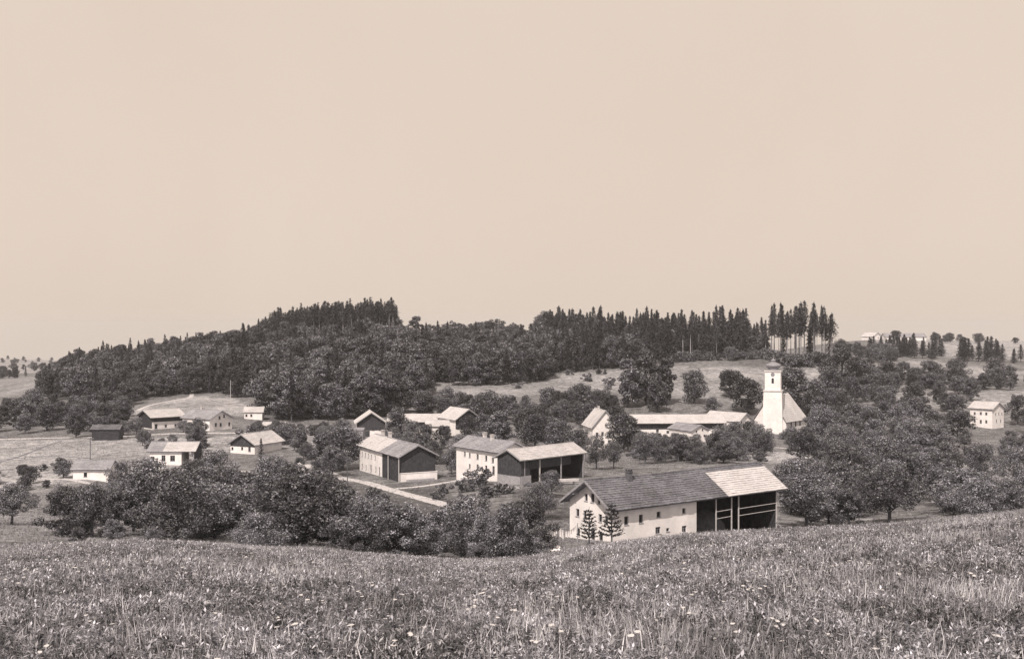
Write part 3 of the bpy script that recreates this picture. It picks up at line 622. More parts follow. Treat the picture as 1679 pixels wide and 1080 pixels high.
h = House('farmhouse', 'pale gabled farmhouse at the left end of the skyline farm', 'farmhouse', (1432, 552, 930), -60, 1, 14, 5.5, 3.6, 4.0, ov=.6, gov=.6)
h.walls({'f': [(1428, 555, 1, 1.2)], 'g': [], 'G': [(1440, 554, 1, 1.2), (1447, 554, 1, 1.2)], 'b': []}); h.roof('shingle_pale', course=.8, seg=3)

# --- the church
def church():
    c = at(1268, 400); Z0 = ray(0, 707, 400).z
    root = empty('church', (c.x, 400, Z0), R(-18)); tag(root, 'white village church with onion-domed tower and steep pale nave roof', 'church')
    FOOT.append((c.x, 406, math.cos(R(60)), math.sin(R(60)), 15, 8))
    pxm = 400/F
    H = lambda py: (707-py)*pxm          # height above the foot
    def ring(mb, r0, r1, z0, z1):
        a = [(-r0,-r0,z0),(r0,-r0,z0),(r0,r0,z0),(-r0,r0,z0)]; b = [(-r1,-r1,z1),(r1,-r1,z1),(r1,r1,z1),(-r1,r1,z1)]
        for i in range(4): j = (i+1) % 4; mb.quad(a[i], a[j], b[j], b[i])
    # shaft with stepped storeys
    mb = MB(); ring(mb, 3.7, 3.2, -3, H(641)); mb.build('tower_shaft', M['plaster'], root)
    mb = MB(); mb.box(-3.42, 3.42, -3.42, 3.42, H(641), H(639)); mb.build('cornice', M['plaster_old'], root)
    # belfry with arched openings: wall grid around the opening
    z0, z1 = H(639), H(609); rb = 2.78
    bel = MB(); ow, oz0, oz1 = 0.42, H(628), H(621)
    for k in range(4):
        T = Matrix.Rotation(k*math.pi/2, 4, 'Z')
        def P(x, z, y=-rb): return tuple(T @ Vector((x, y, z)))
        arch = [(ow*math.cos(t), oz1+ow*math.sin(t)) for t in np.linspace(math.pi, 0, 9)]
        bel.quad(P(-rb, z0), P(rb, z0), P(rb, oz0), P(-rb, oz0)); bel.quad(P(-rb, oz0), P(-ow, oz0), P(-ow, oz1), P(-rb, oz1)); bel.quad(P(ow, oz0), P(rb, oz0), P(rb, oz1), P(ow, oz1))
        bel.quad(P(-rb, oz1), P(-ow, oz1), P(-ow, z1), P(-rb, z1)); bel.quad(P(ow, oz1), P(rb, oz1), P(rb, z1), P(ow, z1))
        for i in range(8): bel.quad(P(*arch[i]), P(*arch[i+1]), P(arch[i+1][0], z1), P(arch[i][0], z1))
        out = [(-ow, oz0), (ow, oz0)]+arch[::-1]
        for i in range(len(out)): A, B = out[i], out[(i+1) % len(out)]; bel.quad(P(*A), P(*B), P(*B, -rb+.5), P(*A, -rb+.5))
    bo = bel.build('belfry', M['plaster'], root)
    for k in range(4):
        T = Matrix.Rotation(k*math.pi/2, 4, 'Z'); lv = MB()
        for i in range(7):
            z = oz0+.1+i*(oz1+ow-oz0)/7; a = [T @ Vector(p) for p in ((-ow, -rb+.25, z), (ow, -rb+.25, z), (ow, -rb+.45, z+.28), (-ow, -rb+.45, z+.28))]; lv.quad(*a)
        lv.quad(*[T @ Vector(p) for p in ((-ow, -rb+.49, oz0), (ow, -rb+.49, oz0), (ow, -rb+.49, oz1+ow), (-ow, -rb+.49, oz1+ow))])
        lv.build('louvre', M['wood_dark'], bo)
        if k in (0, 1):
            ck = MB(); ck.lathe([(0.02, .1), (.75, .1), (.8, 0)], 20); cm = ck.build('clock_face', M['frame'], bo)
            cm.matrix_local = T @ Matrix.Translation((0, -rb, H(613.5))) @ Matrix.Rotation(R(90), 4, 'X')
            cm.scale = (.9, .9, .9)
    mb = MB(); mb.box(-3.05, 3.05, -3.05, 3.05, H(609), H(607.3)); mb.build('upper_cornice', M['plaster_old'], root)
    # onion dome, lantern, cupola, ball, cross
    d = MB(); zb = H(607.3)
    pr = [(3.0, 607.2), (2.5, 606.4), (1.95, 605.4), (1.8, 604.6), (2.1, 603.2), (2.5, 601.2), (2.72, 599.4), (2.6, 597.6), (2.05, 596.0), (1.4, 594.7), (.95, 593.8), (.75, 593.0)]
    d.lathe([(r, H(p)) for r, p in pr], 16); dm = d.build('onion_dome', M['metal'], root)
    l = MB(); l.lathe([(.72, H(593.2)), (.7, H(591.6)), (.95, H(591.4)), (.98, H(591.0)), (.9, H(590.2)), (.5, H(589.2)), (.2, H(588.2)), (.09, H(586.6)), (.02, H(586.5))], 10); l.build('lantern', M['metal'], dm)
    b = MB(); b.lathe([(.02, H(587.4)), (.2, H(587)), (.26, H(586.5)), (.2, H(586)), (.02, H(585.7))], 8); b.build('ball', M['metal'], dm)
    x = MB(); x.box(-.06, .06, -.06, .06, H(585.8), H(581)); x.box(-.42, .42, -.05, .05, H(583.2), H(582.6)); x.build('cross', M['metal'], dm)
    # nave and choir behind: axis to the right and away
    nv = MB(); rf = MB()
    T = Matrix.Rotation(R(18+50), 4, 'Z')
    def W(x, y, z): return tuple(T @ Vector((x+1.0, y+1.2, z)))
    hw, ln, ez, rz = 6.3, 18.0, H(690), H(647)
    foot = [(-1.2, -hw), (ln-2, -hw), (ln+.6, -2.4), (ln+.6, 2.4), (ln-2, hw), (-1.2, hw)]
    wins = MB()
    for i in range(6):
        A, B = foot[i], foot[(i+1) % 6]
        nv.quad(W(*A, -3), W(*B, -3), W(*B, ez), W(*A, ez))
    nv.tri(W(-1.2, -hw, ez), W(-1.2, hw, ez), W(-1.2, 0, rz)); nv.build('nave_wall', M['plaster'], root)
    ev = [(-1.9, -hw-.5), (ln-1.8, -hw-.5), (ln+1.2, -2.7), (ln+1.2, 2.7), (ln-1.8, hw+.5), (-1.9, hw+.5)]
    r0, r1 = (-1.9, 0), (ln-4.5, 0); n = 16
    def course(e0, e1, q0, q1):
        for i in range(n):
            t0, t1 = i/n, (i+1)/n
            def L_(e, q, t, l): return W(e[0]*(1-t)+q[0]*t, e[1]*(1-t)+q[1]*t, ez-.2+(rz-ez+.2)*t+l)
            rf.quad(L_(e0, q0, t0, .09), L_(e1, q1, t0, .09), L_(e1, q1, t1, .02), L_(e0, q0, t1, .02)); rf.quad(L_(e0, q0, t0, -.03), L_(e1, q1, t0, -.03), L_(e1, q1, t0, .09), L_(e0, q0, t0, .09))
    course(ev[0], ev[1], r0, r1); course(ev[1], ev[2], r1, r1); course(ev[2], ev[3], r1, r1); course(ev[3], ev[4], r1, r1); course(ev[4], ev[5], r1, r0)
    rf.build('nave_roof', M['shingle_pale'], root)
    for k in range(3):
        a = 3.0+k*3.6; wm = MB(); pts = [(a-.5, 1.6), (a+.5, 1.6), (a+.5, 3.3), (a, 3.75), (a-.5, 3.3)]; c0 = len(wm.v)
        for (p, z) in pts: wm.v.append(W(p, -hw-.03, z))
        wm.f.append((0, 1, 2, 3, 4)); wm.m.append(0)
        for (p, z) in pts: wm.v.append(W(p, -hw+.05, z))
        for i in range(5): wm.f.append((i, (i+1) % 5, 5+(i+1) % 5, 5+i)); wm.m.append(0)
        wm.build('window', M['glass'], root)
church()

# ------------------------------------------------------------------ vegetation prototypes
def leaves(C, N, size, rng, jitter=0.9, aspect=0.62):
    """quads centred on C, facing roughly N"""
    n = len(C); d = N+rng.normal(0, jitter, (n, 3)); d /= np.linalg.norm(d, axis=1)[:, None]+1e-9
    r = rng.normal(0, 1, (n, 3)); a = np.cross(d, r); a /= np.linalg.norm(a, axis=1)[:, None]+1e-9; b = np.cross(d, a)
    s = size*rng.uniform(.55, 1.35, (n, 1)); a = a*s; b = b*s*aspect; fold = d*s*rng.uniform(-.25, .25, (n, 1))
    V = np.stack([C-a, C-b*.9+fold, C+a, C+b+fold], 1).reshape(-1, 3); Qd = np.arange(n*4).reshape(n, 4)
    return V, Qd
def broadleaf(seed, H=8.0, rx=3.0, base=0.22, nb=26, nl=5200, ls=0.17, m='leaf', low=0.0, bark='bark'):
    """uneven crown of leaf clumps around real limbs"""
    rng = np.random.default_rng(seed); rnd = random.Random(seed); tb = MB(); tips = []
    zc0 = H*base; lean = rng.normal(0, .02*H, 2)
    tr = [(0, 0, -1.0), (0, 0, 0), (lean[0]*.3, lean[1]*.3, zc0*.9), (lean[0], lean[1], H*.52), (lean[0]*1.4, lean[1]*1.4, H*.85)]
    r0 = .028*H; tb.tube(tr, [r0*1.25, r0, r0*.8, r0*.5, r0*.12], 7)
    C = []
    for i in range(nb):
        t = (i+.5)/nb; z = H*(base+low*.0+(1-base)*(.08+.86*t)); el = (z-H*base)/(H*(1-base))
        prof = math.sin(math.pi*min(1, max(.02, el*.92+.1)))**.6
        a = i*2.399+rnd.uniform(-.5, .5); rr = rx*prof*rnd.uniform(.3, 1.12)
        c = np.array([rr*math.cos(a)+lean[0]*el, rr*math.sin(a)+lean[1]*el, z+rnd.uniform(-.04, .04)*H]); br = rx*rnd.uniform(.19, .47)
        C.append((c, br))
        if i % 2 == 0:
            zs = max(zc0*.8, c[2]-H*rnd.uniform(.12, .28)); s0 = np.array([lean[0]*.5, lean[1]*.5, zs])
            mid = (s0+c)/2+np.array([0, 0, -.02*H]); tb.tube([s0, mid, c], [r0*.42, r0*.28, r0*.06], 5)
    per = np.array([b*b for c, b in C]); per = (per/per.sum()*nl).astype(int); CC = []; NN = []
    for (c, b), k in zip(C, per):
        d = rng.normal(0, 1, (k, 3)); d /= np.linalg.norm(d, axis=1)[:, None]; rad = b*rng.uniform(.25, 1.0, (k, 1))**.45*rng.uniform(.85, 1.12, (k, 1))
        p = c+d*rad*np.array([1.0, 1.0, .78]); CC.append(p); NN.append(d*.9+np.array([0, 0, .45]))
    CC = np.concatenate(CC); NN = np.concatenate(NN); ok = CC[:, 2] > H*base*.55; CC, NN = CC[ok], NN[ok]
    V, Qd = leaves(CC, NN, ls, rng)
    return tb.mesh('trunk', M[bark]), np_mesh('crown', V, Qd, [M[m]]), H
def spruce(seed, H=24.0, rx=3.1, clear=0.12, m='needle', bark='bark', thin=1.0):
    rng = np.random.default_rng(seed); tb = MB(); r0 = .009*H
    tb.tube([(0, 0, -1), (0, 0, H*.4), (0, 0, H*.97)], [r0*1.2, r0*.8, r0*.1], 6)
    CC = []; NN = []; z = H*clear; lv = 0
    while z < H*.985:
        t = (z/H-clear)/(1-clear); ln = rx*((1-t)**.85)*rng.uniform(.75, 1.15)+.12; nbr = int(rng.integers(4, 7)); a0 = rng.uniform(0, 6.28)
        if t < .15: ln *= .6+t*2.6
        for k in range(nbr):
            a = a0+k*6.283/nbr+rng.normal(0, .2); L_ = ln*rng.uniform(.6, 1.15); n = max(2, int(L_/.34*thin))
            if rng.uniform() < .1: continue
            s = (np.arange(n)+.6)/n; rr = s*L_
            dz = .25*rr*(1-1.6*s)-.22*rr
            P = np.stack([rr*math.cos(a), rr*math.sin(a), z+dz], 1)+rng.normal(0, .10, (n, 3)); CC.append(P)
            NN.append(np.tile([.35*math.cos(a), .35*math.sin(a), .8], (n, 1)))
            P2 = P+rng.normal(0, .16, (n, 3))+np.array([0, 0, -.22]); CC.append(P2); NN.append(np.tile([.9*math.cos(a), .9*math.sin(a), .2], (n, 1)))
        z += (.42+.35*(1-t))*rng.uniform(.8, 1.25); lv += 1
    CC.append(np.stack([np.zeros(5), np.zeros(5), np.linspace(H*.955, H*1.0, 5)], 1)); NN.append(rng.normal(0, 1, (5, 3)))
    CC = np.concatenate(CC); NN = np.concatenate(NN); sz = .42
    V, Qd = leaves(CC, NN, sz, rng, .55, .5)
    return tb.mesh('trunk', M[bark]), np_mesh('crown', V, Qd, [M[m]]), H
def sapling(seed, H=3.6):
    """young fir with tiers of upswept arms"""
    rng = np.random.default_rng(seed); tb = MB(); tb.tube([(0, 0, -.5), (0, 0, H*.5), (0, 0, H)], [.07, .05, .012], 6); CC = []; NN = []
    for i in range(8):
        z = H*(.18+.78*i/8); ln = .95*(1-i/9)+.12; a0 = rng.uniform(0, 6)
        for k in range(6):
            a = a0+k*1.047+rng.normal(0, .1); tip = np.array([ln*math.cos(a), ln*math.sin(a), z+.30*ln]); s0 = np.array([0, 0, z]); mid = (tip+s0)/2+np.array([0, 0, -.1*ln]); tb.tube([s0, mid, tip], [.022, .018, .006], 4)
            n = int(14*ln)+5; s = rng.uniform(.2, 1, n)[:, None]; P = (1-s)**2*s0+2*s*(1-s)*mid+s*s*tip; CC.append(P+rng.normal(0, .035, (n, 3))); NN.append(np.tile([0, 0, 1.0], (n, 1)))
    CC = np.concatenate(CC); NN = np.concatenate(NN); V, Qd = leaves(CC, NN, .12, rng, .9, .5)
    return tb.mesh('trunk', M['bark']), np_mesh('crown', V, Qd, [M['needle']]), H

PROTO = {}
PROTO['fruit'] = [broadleaf(100+i, 7.0, 2.7+.25*(i % 3), .24, 20+3*i, 11000, .105) for i in range(5)]
PROTO['bushy'] = [broadleaf(150+i, 6.0, 2.5+.3*(i % 3), .05, 18+4*i, 10000, .105) for i in range(5)]
PROTO['broad'] = [broadleaf(200+i, 12.0, 3.9+.5*(i % 3), .10, 26+5*i, 7500, .24, 'leaf_wood') for i in range(6)]
PROTO['tall'] = [broadleaf(300+i, 18.0, 4.6+.5*(i % 3), .08, 34+5*i, 8000, .33, 'leaf_wood') for i in range(6)]
PROTO['shrub'] = [broadleaf(400+i, 3.0, 1.9, .02, 14, 1500, .17, 'leaf_wood') for i in range(4)]
PROTO['spruce'] = [spruce(500+i, 24.0, 4.1+.5*(i % 3), .06+.03*i) for i in range(5)]
PROTO['pine'] = [spruce(600+i, 25.0, 3.3+.5*(i % 2), .42+.06*i, bark='bark_pale') for i in range(4)]
PROTO['sapling'] = [sapling(700+i) for i in range(2)]
KN = {'bushy': ('orchard_tree', 'tree'), 'fruit': ('fruit_tree', 'tree'), 'broad': ('leafy_tree', 'tree'), 'tall': ('forest_tree', 'tree'), 'shrub': ('shrub', 'shrub'), 'spruce': ('spruce_tree', 'spruce'), 'pine': ('bare_trunk_spruce', 'spruce'), 'sapling': ('young_fir', 'fir')}
THINGS = []      # (root, px, label) for the labelling pass
def tree(kind, px, D, H, label, group=None, wide=1.0, k=None, cat=None):
    tm, cm, H0 = PROTO[kind][random.randrange(len(PROTO[kind])) if k is None else k]
    nm, ct = KN[kind]; p = at(px, D); r = empty(nm, p, random.uniform(0, 6.28)); H *= random.uniform(.88, 1.12); s = H/H0
    sw = s*wide*random.uniform(.82, 1.22); r.scale = (sw, sw*random.uniform(.92, 1.08), s)
    obj('trunk', tm, r); obj('crown', cm, r); tag(r, label, cat or ct, group); THINGS.append((r, px, D)); return r
def blocked(x, y, pad=1.5):
    for (cx_, cy_, ax, ay, hl, hw) in FOOT:
        dx, dy = x-cx_, y-cy_
        if abs(dx*ax+dy*ay) < hl+pad and abs(-dx*ay+dy*ax) < hw+pad: return True
    return False

# ------------------------------------------------------------------ trees set out one by one
F1 = 'orchard trees along the meadow edge'
front = [(18, 118, 4.4), (105, 96, 4.6), (150, 100, 4.5), (200, 98, 5.4), (245, 101, 6.3), (300, 97, 6.0), (352, 99, 6.2), (398, 104, 5.6), (440, 96, 6.6), (492, 98, 6.3), (545, 97, 6.1), (600, 96, 6.0), (652, 95, 4.8), (700, 94, 4.5), (748, 95, 4.4), (800, 94, 4.9), (846, 95, 4.6)]
for i, (px, D, H) in enumerate(front):
    tree('bushy' if i in (1, 3, 5, 6, 9, 10, 12, 13, 14, 15, 16) else 'fruit', px+random.uniform(-12, 12), D+random.uniform(-5, 7), H*random.uniform(.8, 1.08), 'dark tree in the front orchard row at the meadow edge', F1, 1.12)
for px, D, H in [(128, 118, 4.0), (178, 122, 4.4), (228, 116, 6.4), (278, 121, 6.4), (330, 118, 6.8), (380, 124, 6.6), (424, 118, 6.6), (470, 121, 6.8), (520, 117, 6.4), (572, 118, 6.2), (625, 112, 4.2), (676, 110, 3.8), (724, 110, 3.8), (774, 112, 5.2), (822, 114, 5.6), (866, 116, 5.4)]:
    tree(random.choice(('bushy', 'fruit', 'bushy')), px+random.uniform(-14, 14), D+random.uniform(-6, 8), H*random.uniform(.8, 1.1), 'tree in the second orchard row behind the front trees', F1, 1.15)
for px, D, H in [(100, 150, 3.4), (140, 165, 3.4), (196, 196, 3.6), (200, 205, 6.8), (190, 160, 4.6), (235, 170, 6.6), (290, 165, 6.8), (315, 195, 6.6), (345, 150, 7.0), (350, 205, 7.8), (395, 160, 6.6), (440, 190, 7.4), (475, 165, 6.6), (465, 205, 6.2), (540, 165, 5.6), (590, 160, 3.2), (505, 180, 5.2), (228, 214, 4.2), (296, 222, 3.4), (265, 145, 6.4), (425, 150, 6.6), (380, 190, 5.2)]:
    p = at(px, D)
    if not blocked(p.x, p.y, .3): tree(random.choice(('bushy', 'fruit', 'bushy')), px, D, H*random.uniform(.85, 1.1), 'leafy tree in the thick of the orchard below the left houses', 'trees in the middle of the left orchard', 1.1)
SPOT = [('broad', 530, 242, 9.6, 'big dark tree left of the house at the road bend'), ('broad', 562, 246, 9.0, 'leafy tree close against the left wall of the house at the road bend'), ('fruit', 545, 232, 7.0, 'low tree beside the road before the bend house'),
 ('fruit', 536, 219, 2.6, 'round clipped bush beside the pale road'), ('broad', 652, 300, 9.2, 'bushy rounded tree in front of the middle farm'), ('broad', 700, 290, 6.4, 'low tree between the bend house and the middle farm'), ('broad', 728, 296, 6.2, 'pale shrubby tree left of the white two-storey house roof'),
 ('broad', 768, 322, 8.0, 'leafy tree right of the middle farm gable'), ('fruit', 752, 226, 6.0, 'small tree against the gable of the white two-storey house'), ('fruit', 740, 232, 5.6, 'small tree between the bend house and the white two-storey house'), ('broad', 790, 335, 8.0, 'tree left of the narrow pale shed'),
 ('broad', 1022, 340, 13.0, 'tall dark tree between the steep white house and the long barn'), ('broad', 1030, 345, 8, 'tree at the foot of the tall dark tree by the long barn'), ('fruit', 1052, 335, 6.2, 'round tree before the long barn wall'), ('broad', 948, 335, 7.0, 'tree covering the left wall of the steep white house'),
 ('fruit', 978, 240, 6.4, 'small tree right of the open barn'), ('fruit', 1006, 246, 5.6, 'thin tree between the open barn and the long front farmhouse'), ('fruit', 1058, 265, 8.0, 'tree behind the chimney of the long front farmhouse'), ('fruit', 1082, 268, 7.2, 'dark tree behind the ridge of the long front farmhouse'),
 ('fruit', 1112, 272, 7.6, 'second dark tree behind the ridge of the long front farmhouse'), ('fruit', 1140, 278, 5.6, 'rounded tree below the small white gabled wing'), ('fruit', 1184, 280, 7.8, 'tree below the house left of the church'), ('fruit', 1214, 284, 6.6, 'single round tree on the pale plot below the church'), ('fruit', 1176, 300, 5.4, 'tree just right of the small white gabled wing'), ('fruit', 1243, 300, 7.4, 'leafy tree in front of the church foot'),
 ('fruit', 1298, 318, 7.2, 'round dark tree below the church choir'), ('shrub', 1262, 374, 2.4, 'pale bush at the foot of the church tower'), ('shrub', 1285, 378, 2.6, 'dark bush before the church nave wall'), ('shrub', 1310, 374, 2.6, 'pale bush before the church choir'), ('shrub', 1240, 378, 2.6, 'bush left of the church tower foot'),
 ('broad', 1205, 345, 8.0, 'tree before the pale-roofed house left of the church'), ('broad', 1228, 350, 7.0, 'tree between the pale-roofed house and the church'), ('broad', 1225, 428, 13, 'dark tree behind the left side of the church'), ('broad', 1298, 436, 19, 'tall tree right behind the church tower'), ('broad', 1335, 430, 13, 'tree behind the church choir roof'),
 ('tall', 1030, 428, 18, 'left tree of the big clump above the long barn'), ('tall', 1060, 436, 21, 'tallest tree of the big clump above the long barn'), ('tall', 1092, 434, 18, 'right tree of the big clump above the long barn'), ('tall', 1078, 418, 14, 'front tree of the big clump above the long barn'), ('broad', 1138, 438, 12.5, 'single rounded tree on the slope right of the big clump'), ('broad', 1196, 455, 13, 'single tree on the slope left of the church dome'), ('broad', 1168, 420, 7, 'low tree above the roof of the house left of the church'),
 ('tall', 1382, 478, 20, 'massive tree below the bare-trunked spruces on the right'), ('tall', 1410, 482, 17, 'broad tree right of the massive tree below the spruces'), ('tall', 1362, 470, 13, 'tree at the left foot of the massive tree'), ('broad', 1430, 470, 11, 'tree at the left end of the hedge on the right slope'),
 ('broad', 1526, 528, 13, 'tall tree rising from the hedge on the right slope'), ('broad', 1568, 530, 13, 'second tall tree rising from the hedge on the right slope'), ('broad', 1592, 470, 11, 'tree above the lone white house'), ('broad', 1632, 545, 12, 'tree at the right end of the hedge'), ('broad', 1655, 540, 10, 'last tree of the hedge at the right edge'), ('broad', 1536, 462, 6.0, 'little round bush tree on the right pasture'),
 ('fruit', 1607, 202, 8.2, 'single round tree with bare trunk on pale ground at right'), ('fruit', 1668, 190, 7.5, 'tree cut by the right edge of the picture'),
 ('sapling', 966, 117, 4.4, 'young fir with tiered arms before the farmhouse gable'), ('sapling', 1003, 116.5, 4.2, 'young fir with tiered arms at the corner of the front farmhouse'),
 ('fruit', 885, 150, 4.6, 'dark tree left of the front farmhouse gable'), ('fruit', 905, 178, 4.0, 'tree behind the left eave of the front farmhouse'), ('fruit', 1300, 168, 8.6, 'dark tree against the barn end of the front farmhouse'), ('fruit', 1322, 160, 8.0, 'second dark tree right of the front farmhouse barn end'),
 ('shrub', 788, 204, 3.2, 'bush by the lane before the open barn'), ('shrub', 520, 214, 2.4, 'bush at the washhouse'), ('spruce', 428, 262, 6.5, 'slim pointed tree in front of the timber-gabled house'), ('broad', 680, 436, 17, 'round dark tree at the right foot of the wooded hill'), ('tall', 681, 655, 14.5, 'big round tree alone on the hill crest right of the spruce stand')]
for kd, px, D, H, lb in SPOT: tree(kd, px, D, H, lb)

CLEAR = [(962, 1012, 235, 352), (335, 402, 230, 356), (1128, 1176, 285, 350), (244, 300, 320, 360), (1238, 1325, 325, 398), (365, 455, 230, 296), (575, 640, 290, 343)]      # views kept open before gables
def scatter(kind, n, pxr, Dr, Hr, label, group, pad=1.0, wide=1.0, poly=None, mind=3.0):
    pts = []; tries = 0
    while len(pts) < n and tries < n*40:
        tries += 1; px = random.uniform(*pxr); D = math.sqrt(random.uniform(Dr[0]**2, Dr[1]**2)); x = (px-CX)/F*D
        if poly is not None and not inpoly(np.array([px]), np.array([D]), poly)[0]: continue
        if any(a < px < b and c < D < d for a, b, c, d in CLEAR): continue
        if blocked(x, D, pad) or any((x-a)**2+(D-b)**2 < mind*mind for a, b in pts): continue
        pts.append((x, D)); kd = kind if isinstance(kind, str) else random.choice(kind)
        lb = label if isinstance(label, str) else label[kd]
        tree(kd, px, D, random.uniform(*Hr), lb, group, wide)
scatter(['bushy', 'fruit', 'broad'], 40, (1310, 1690), (205, 330), (5.0, 9.2), 'leafy tree in the dense grove below the lone white house', 'trees of the grove on the right', 2, 1.15,
        poly=[(1310, 330), (1310, 255), (1345, 205), (1560, 205), (1560, 330)], mind=4.5)
scatter('broad', 30, (1330, 1578), (335, 440), (7.5, 11), 'tree in the upper grove between church and lone white house', 'trees of the upper grove on the right', 2, 1.1, mind=6)
scatter('broad', 5, (1668, 1730), (330, 420), (8, 10.5), 'tree at the right edge beside the lone white house', 'trees beside the lone white house', 2)
scatter('bushy', 9, (1560, 1720), (262, 330), (4.0, 6.0), 'low leafy tree below the lone white house', 'low trees below the lone white house', 2, 1.2, mind=5)
scatter(['bushy', 'fruit', 'bushy'], 18, (1300, 1575), (140, 190), (4.2, 7.8), 'dark orchard tree right of the front farmhouse behind the meadow', 'orchard trees right of the front farmhouse', 2.5, 1.15, mind=3.8)
scatter('bushy', 15, (1545, 1720), (130, 168), (3.0, 4.6), 'low tree behind the meadow at the right edge', 'low trees behind the right meadow edge', 2, 1.1)
scatter('broad', 20, (815, 1010), (385, 425), (6, 10), 'leafy tree in the belt above the open barn', 'tree belt behind the open barn', 3, 1.1, mind=5.5)
scatter('broad', 12, (790, 950), (300, 375), (6, 10), 'tree in the thicket behind the open barn roof', 'thicket behind the open barn', 2.5, 1.1, mind=5)
scatter('bushy', 18, (1040, 1250), (262, 300), (2.8, 6.0), 'bushy tree behind the ridge of the front farmhouse', 'bushy trees behind the front farmhouse', 2, 1.25, mind=3.5)
scatter(['bushy', 'fruit', 'broad'], 16, (1050, 1260), (285, 335), (3.8, 7.2), 'garden tree before the long barn and church', 'garden trees before the long barn', 2, 1.0, mind=4)
scatter('broad', 9, (690, 800), (395, 425), (5, 9), 'bushy tree above the middle farm roofs', 'bushes above the middle farm', 3, 1.2, mind=5)
scatter('shrub', 10, (720, 1040), (470, 545), (2.0, 4.0), 'low bush on the sloping field under the forest', 'bushes on the sloping field', 3, 1.3)
scatter('broad', 9, (1440, 1590), (440, 500), (5, 9), 'tree on the pasture above the lone white house', 'trees on the right pasture', 3, 1.1, mind=8)
scatter('broad', 34, (1405, 1700), (505, 545), (5, 8), 'low hedge tree across the right slope', 'hedge across the right slope', 3, 1.3, mind=3.5)
scatter('broad', 14, (1350, 1470), (440, 520), (7, 12), 'tree of the clump right of the church field', 'clump right of the church field', 3, 1.1, mind=6)
scatter(['bushy', 'broad'], 9, (-20, 110), (215, 250), (1.5, 4.0), 'low bush beside the field road at far left', 'bushes by the left field road', 1.5, 1.3, mind=3)
scatter('broad', 34, (-30, 205), (360, 430), (6.5, 10), 'tree in the leafy belt behind the upper road at left', 'leafy belt behind the upper road', 2.5, 1.1, mind=6)
scatter('broad', 9, (120, 200), (338, 375), (5, 7.5), 'tree beside the dark timber hut', 'trees around the dark timber hut', 1.2, 1.1, mind=5)
scatter(['bushy', 'broad', 'fruit'], 24, (318, 560), (235, 345), (3.0, 6.0), 'garden tree between the timber-gabled house and the road', 'garden trees right of the timber-gabled house', 1.5, 1.1, mind=4)
scatter(['fruit', 'shrub', 'broad', 'bushy'], 36, (200, 570), (300, 354), (2.5, 5.0), 'garden tree before the left farm', 'garden trees of the left farm', 1.5, 1.0, mind=4)
scatter('bushy', 9, (560, 800), (245, 300), (4.5, 7), 'garden tree behind the bend house', 'garden trees behind the bend house', 2, 1.0, mind=5)
scatter('bushy', 24, (90, 880), (84, 112), (1.2, 2.8), 'low bush under the orchard trees at the meadow edge', 'bushes under the orchard', 1, 1.5, mind=2.0)
scatter('shrub', 10, (600, 830), (182, 200), (1.2, 2.4), 'low bush on the bank beside the pale road', 'bushes beside the pale road', 1.5, 1.2, mind=3)
scatter('spruce', 34, (1425, 1545), (715, 760), (11, 15), 'short spruce of the dark row on the right slope', 'spruce row on the right slope', 1, 1.8, mind=4)
scatter('spruce', 15, (1572, 1640), (705, 740), (11, 15), 'spruce of the dark clump in the right field', 'spruce clump in the right field', 1, 1.8, mind=4)
scatter('spruce', 5, (1643, 1690), (700, 735), (8, 13), 'small spruce at the right edge of the right field', 'small spruces at the right edge', 1, 1.7, mind=4)
scatter('broad', 9, (1520, 1580), (930, 970), (5, 8), 'low tree beside the skyline farm', 'low trees beside the skyline farm', 1, 1.3, mind=5)
tree('broad', 1468, 915, 8, 'round tree before the skyline farm', wide=1.1); tree('broad', 1605, 960, 8, 'round tree alone on the right skyline', wide=1.3); tree('broad', 1665, 970, 6, 'small round tree on the skyline at the right edge', wide=1.3)
scatter('broad', 22, (1372, 1470), (640, 720), (6, 10), 'leafy tree at the right end of the forest', 'right end of the forest', 1, 1.1, mind=6)
scatter(['spruce', 'broad'], 18, (-30, 45), (830, 900), (7, 10), 'tree of the dark copse on the far left slope', 'copse on the far left slope', 1, 1.2, mind=6)
scatter('broad', 22, (-20, 130), (1750, 2200), (5, 9), 'far tree on the left skyline hills', 'far trees on the left hills', 1, 1.3, mind=15)
scatter('broad', 8, (20, 100), (1150, 1350), (7, 10), 'far tree in a field on the left hills', 'far field trees on the left hills', 1, 1.3, mind=12)
scatter('shrub', 16, (705, 870), (735, 765), (3, 6), 'low bush on the open skyline between the two forest heights', 'bushes on the open skyline', 1, 1.4, mind=5)
scatter('shrub', 14, (1270, 1370), (545, 560), (3, 6), 'undergrowth bush at the foot of the bare-trunked spruces', 'undergrowth below the bare-trunked spruces', 1, 1.3, mind=4)

# ------------------------------------------------------------------ forest: the ones that show largest as trees, the rest as one wood
FOREST = []
def wood(poly, step, kinds, Hr, zone, prio=0.0):
    """poly in (column, distance)"""
    P = np.array(poly, float); y = P[:, 1].min()
    while y < P[:, 1].max():
        x0 = (P[:, 0].min()-CX)/F*y; x1 = (P[:, 0].max()-CX)/F*y; x = x0+random.uniform(0, step)
        while x < x1:
            xx = x+random.uniform(-.35, .35)*step; yy = y+random.uniform(-.35, .35)*step; px = CX+F*xx/yy
            if inpoly(np.array([px]), np.array([yy]), poly)[0] and not blocked(xx, yy, 3):
                kd = random.choices([k for k, q in kinds], [q for k, q in kinds])[0]
                FOREST.append([kd, px, yy, random.uniform(*Hr.get(kd, (12, 16))), zone, prio])
            x += step
        y += step
HT = {'tall': (12, 17), 'spruce': (15, 21), 'broad': (8, 12), 'pine': (18, 22), 'shrub': (3, 5)}
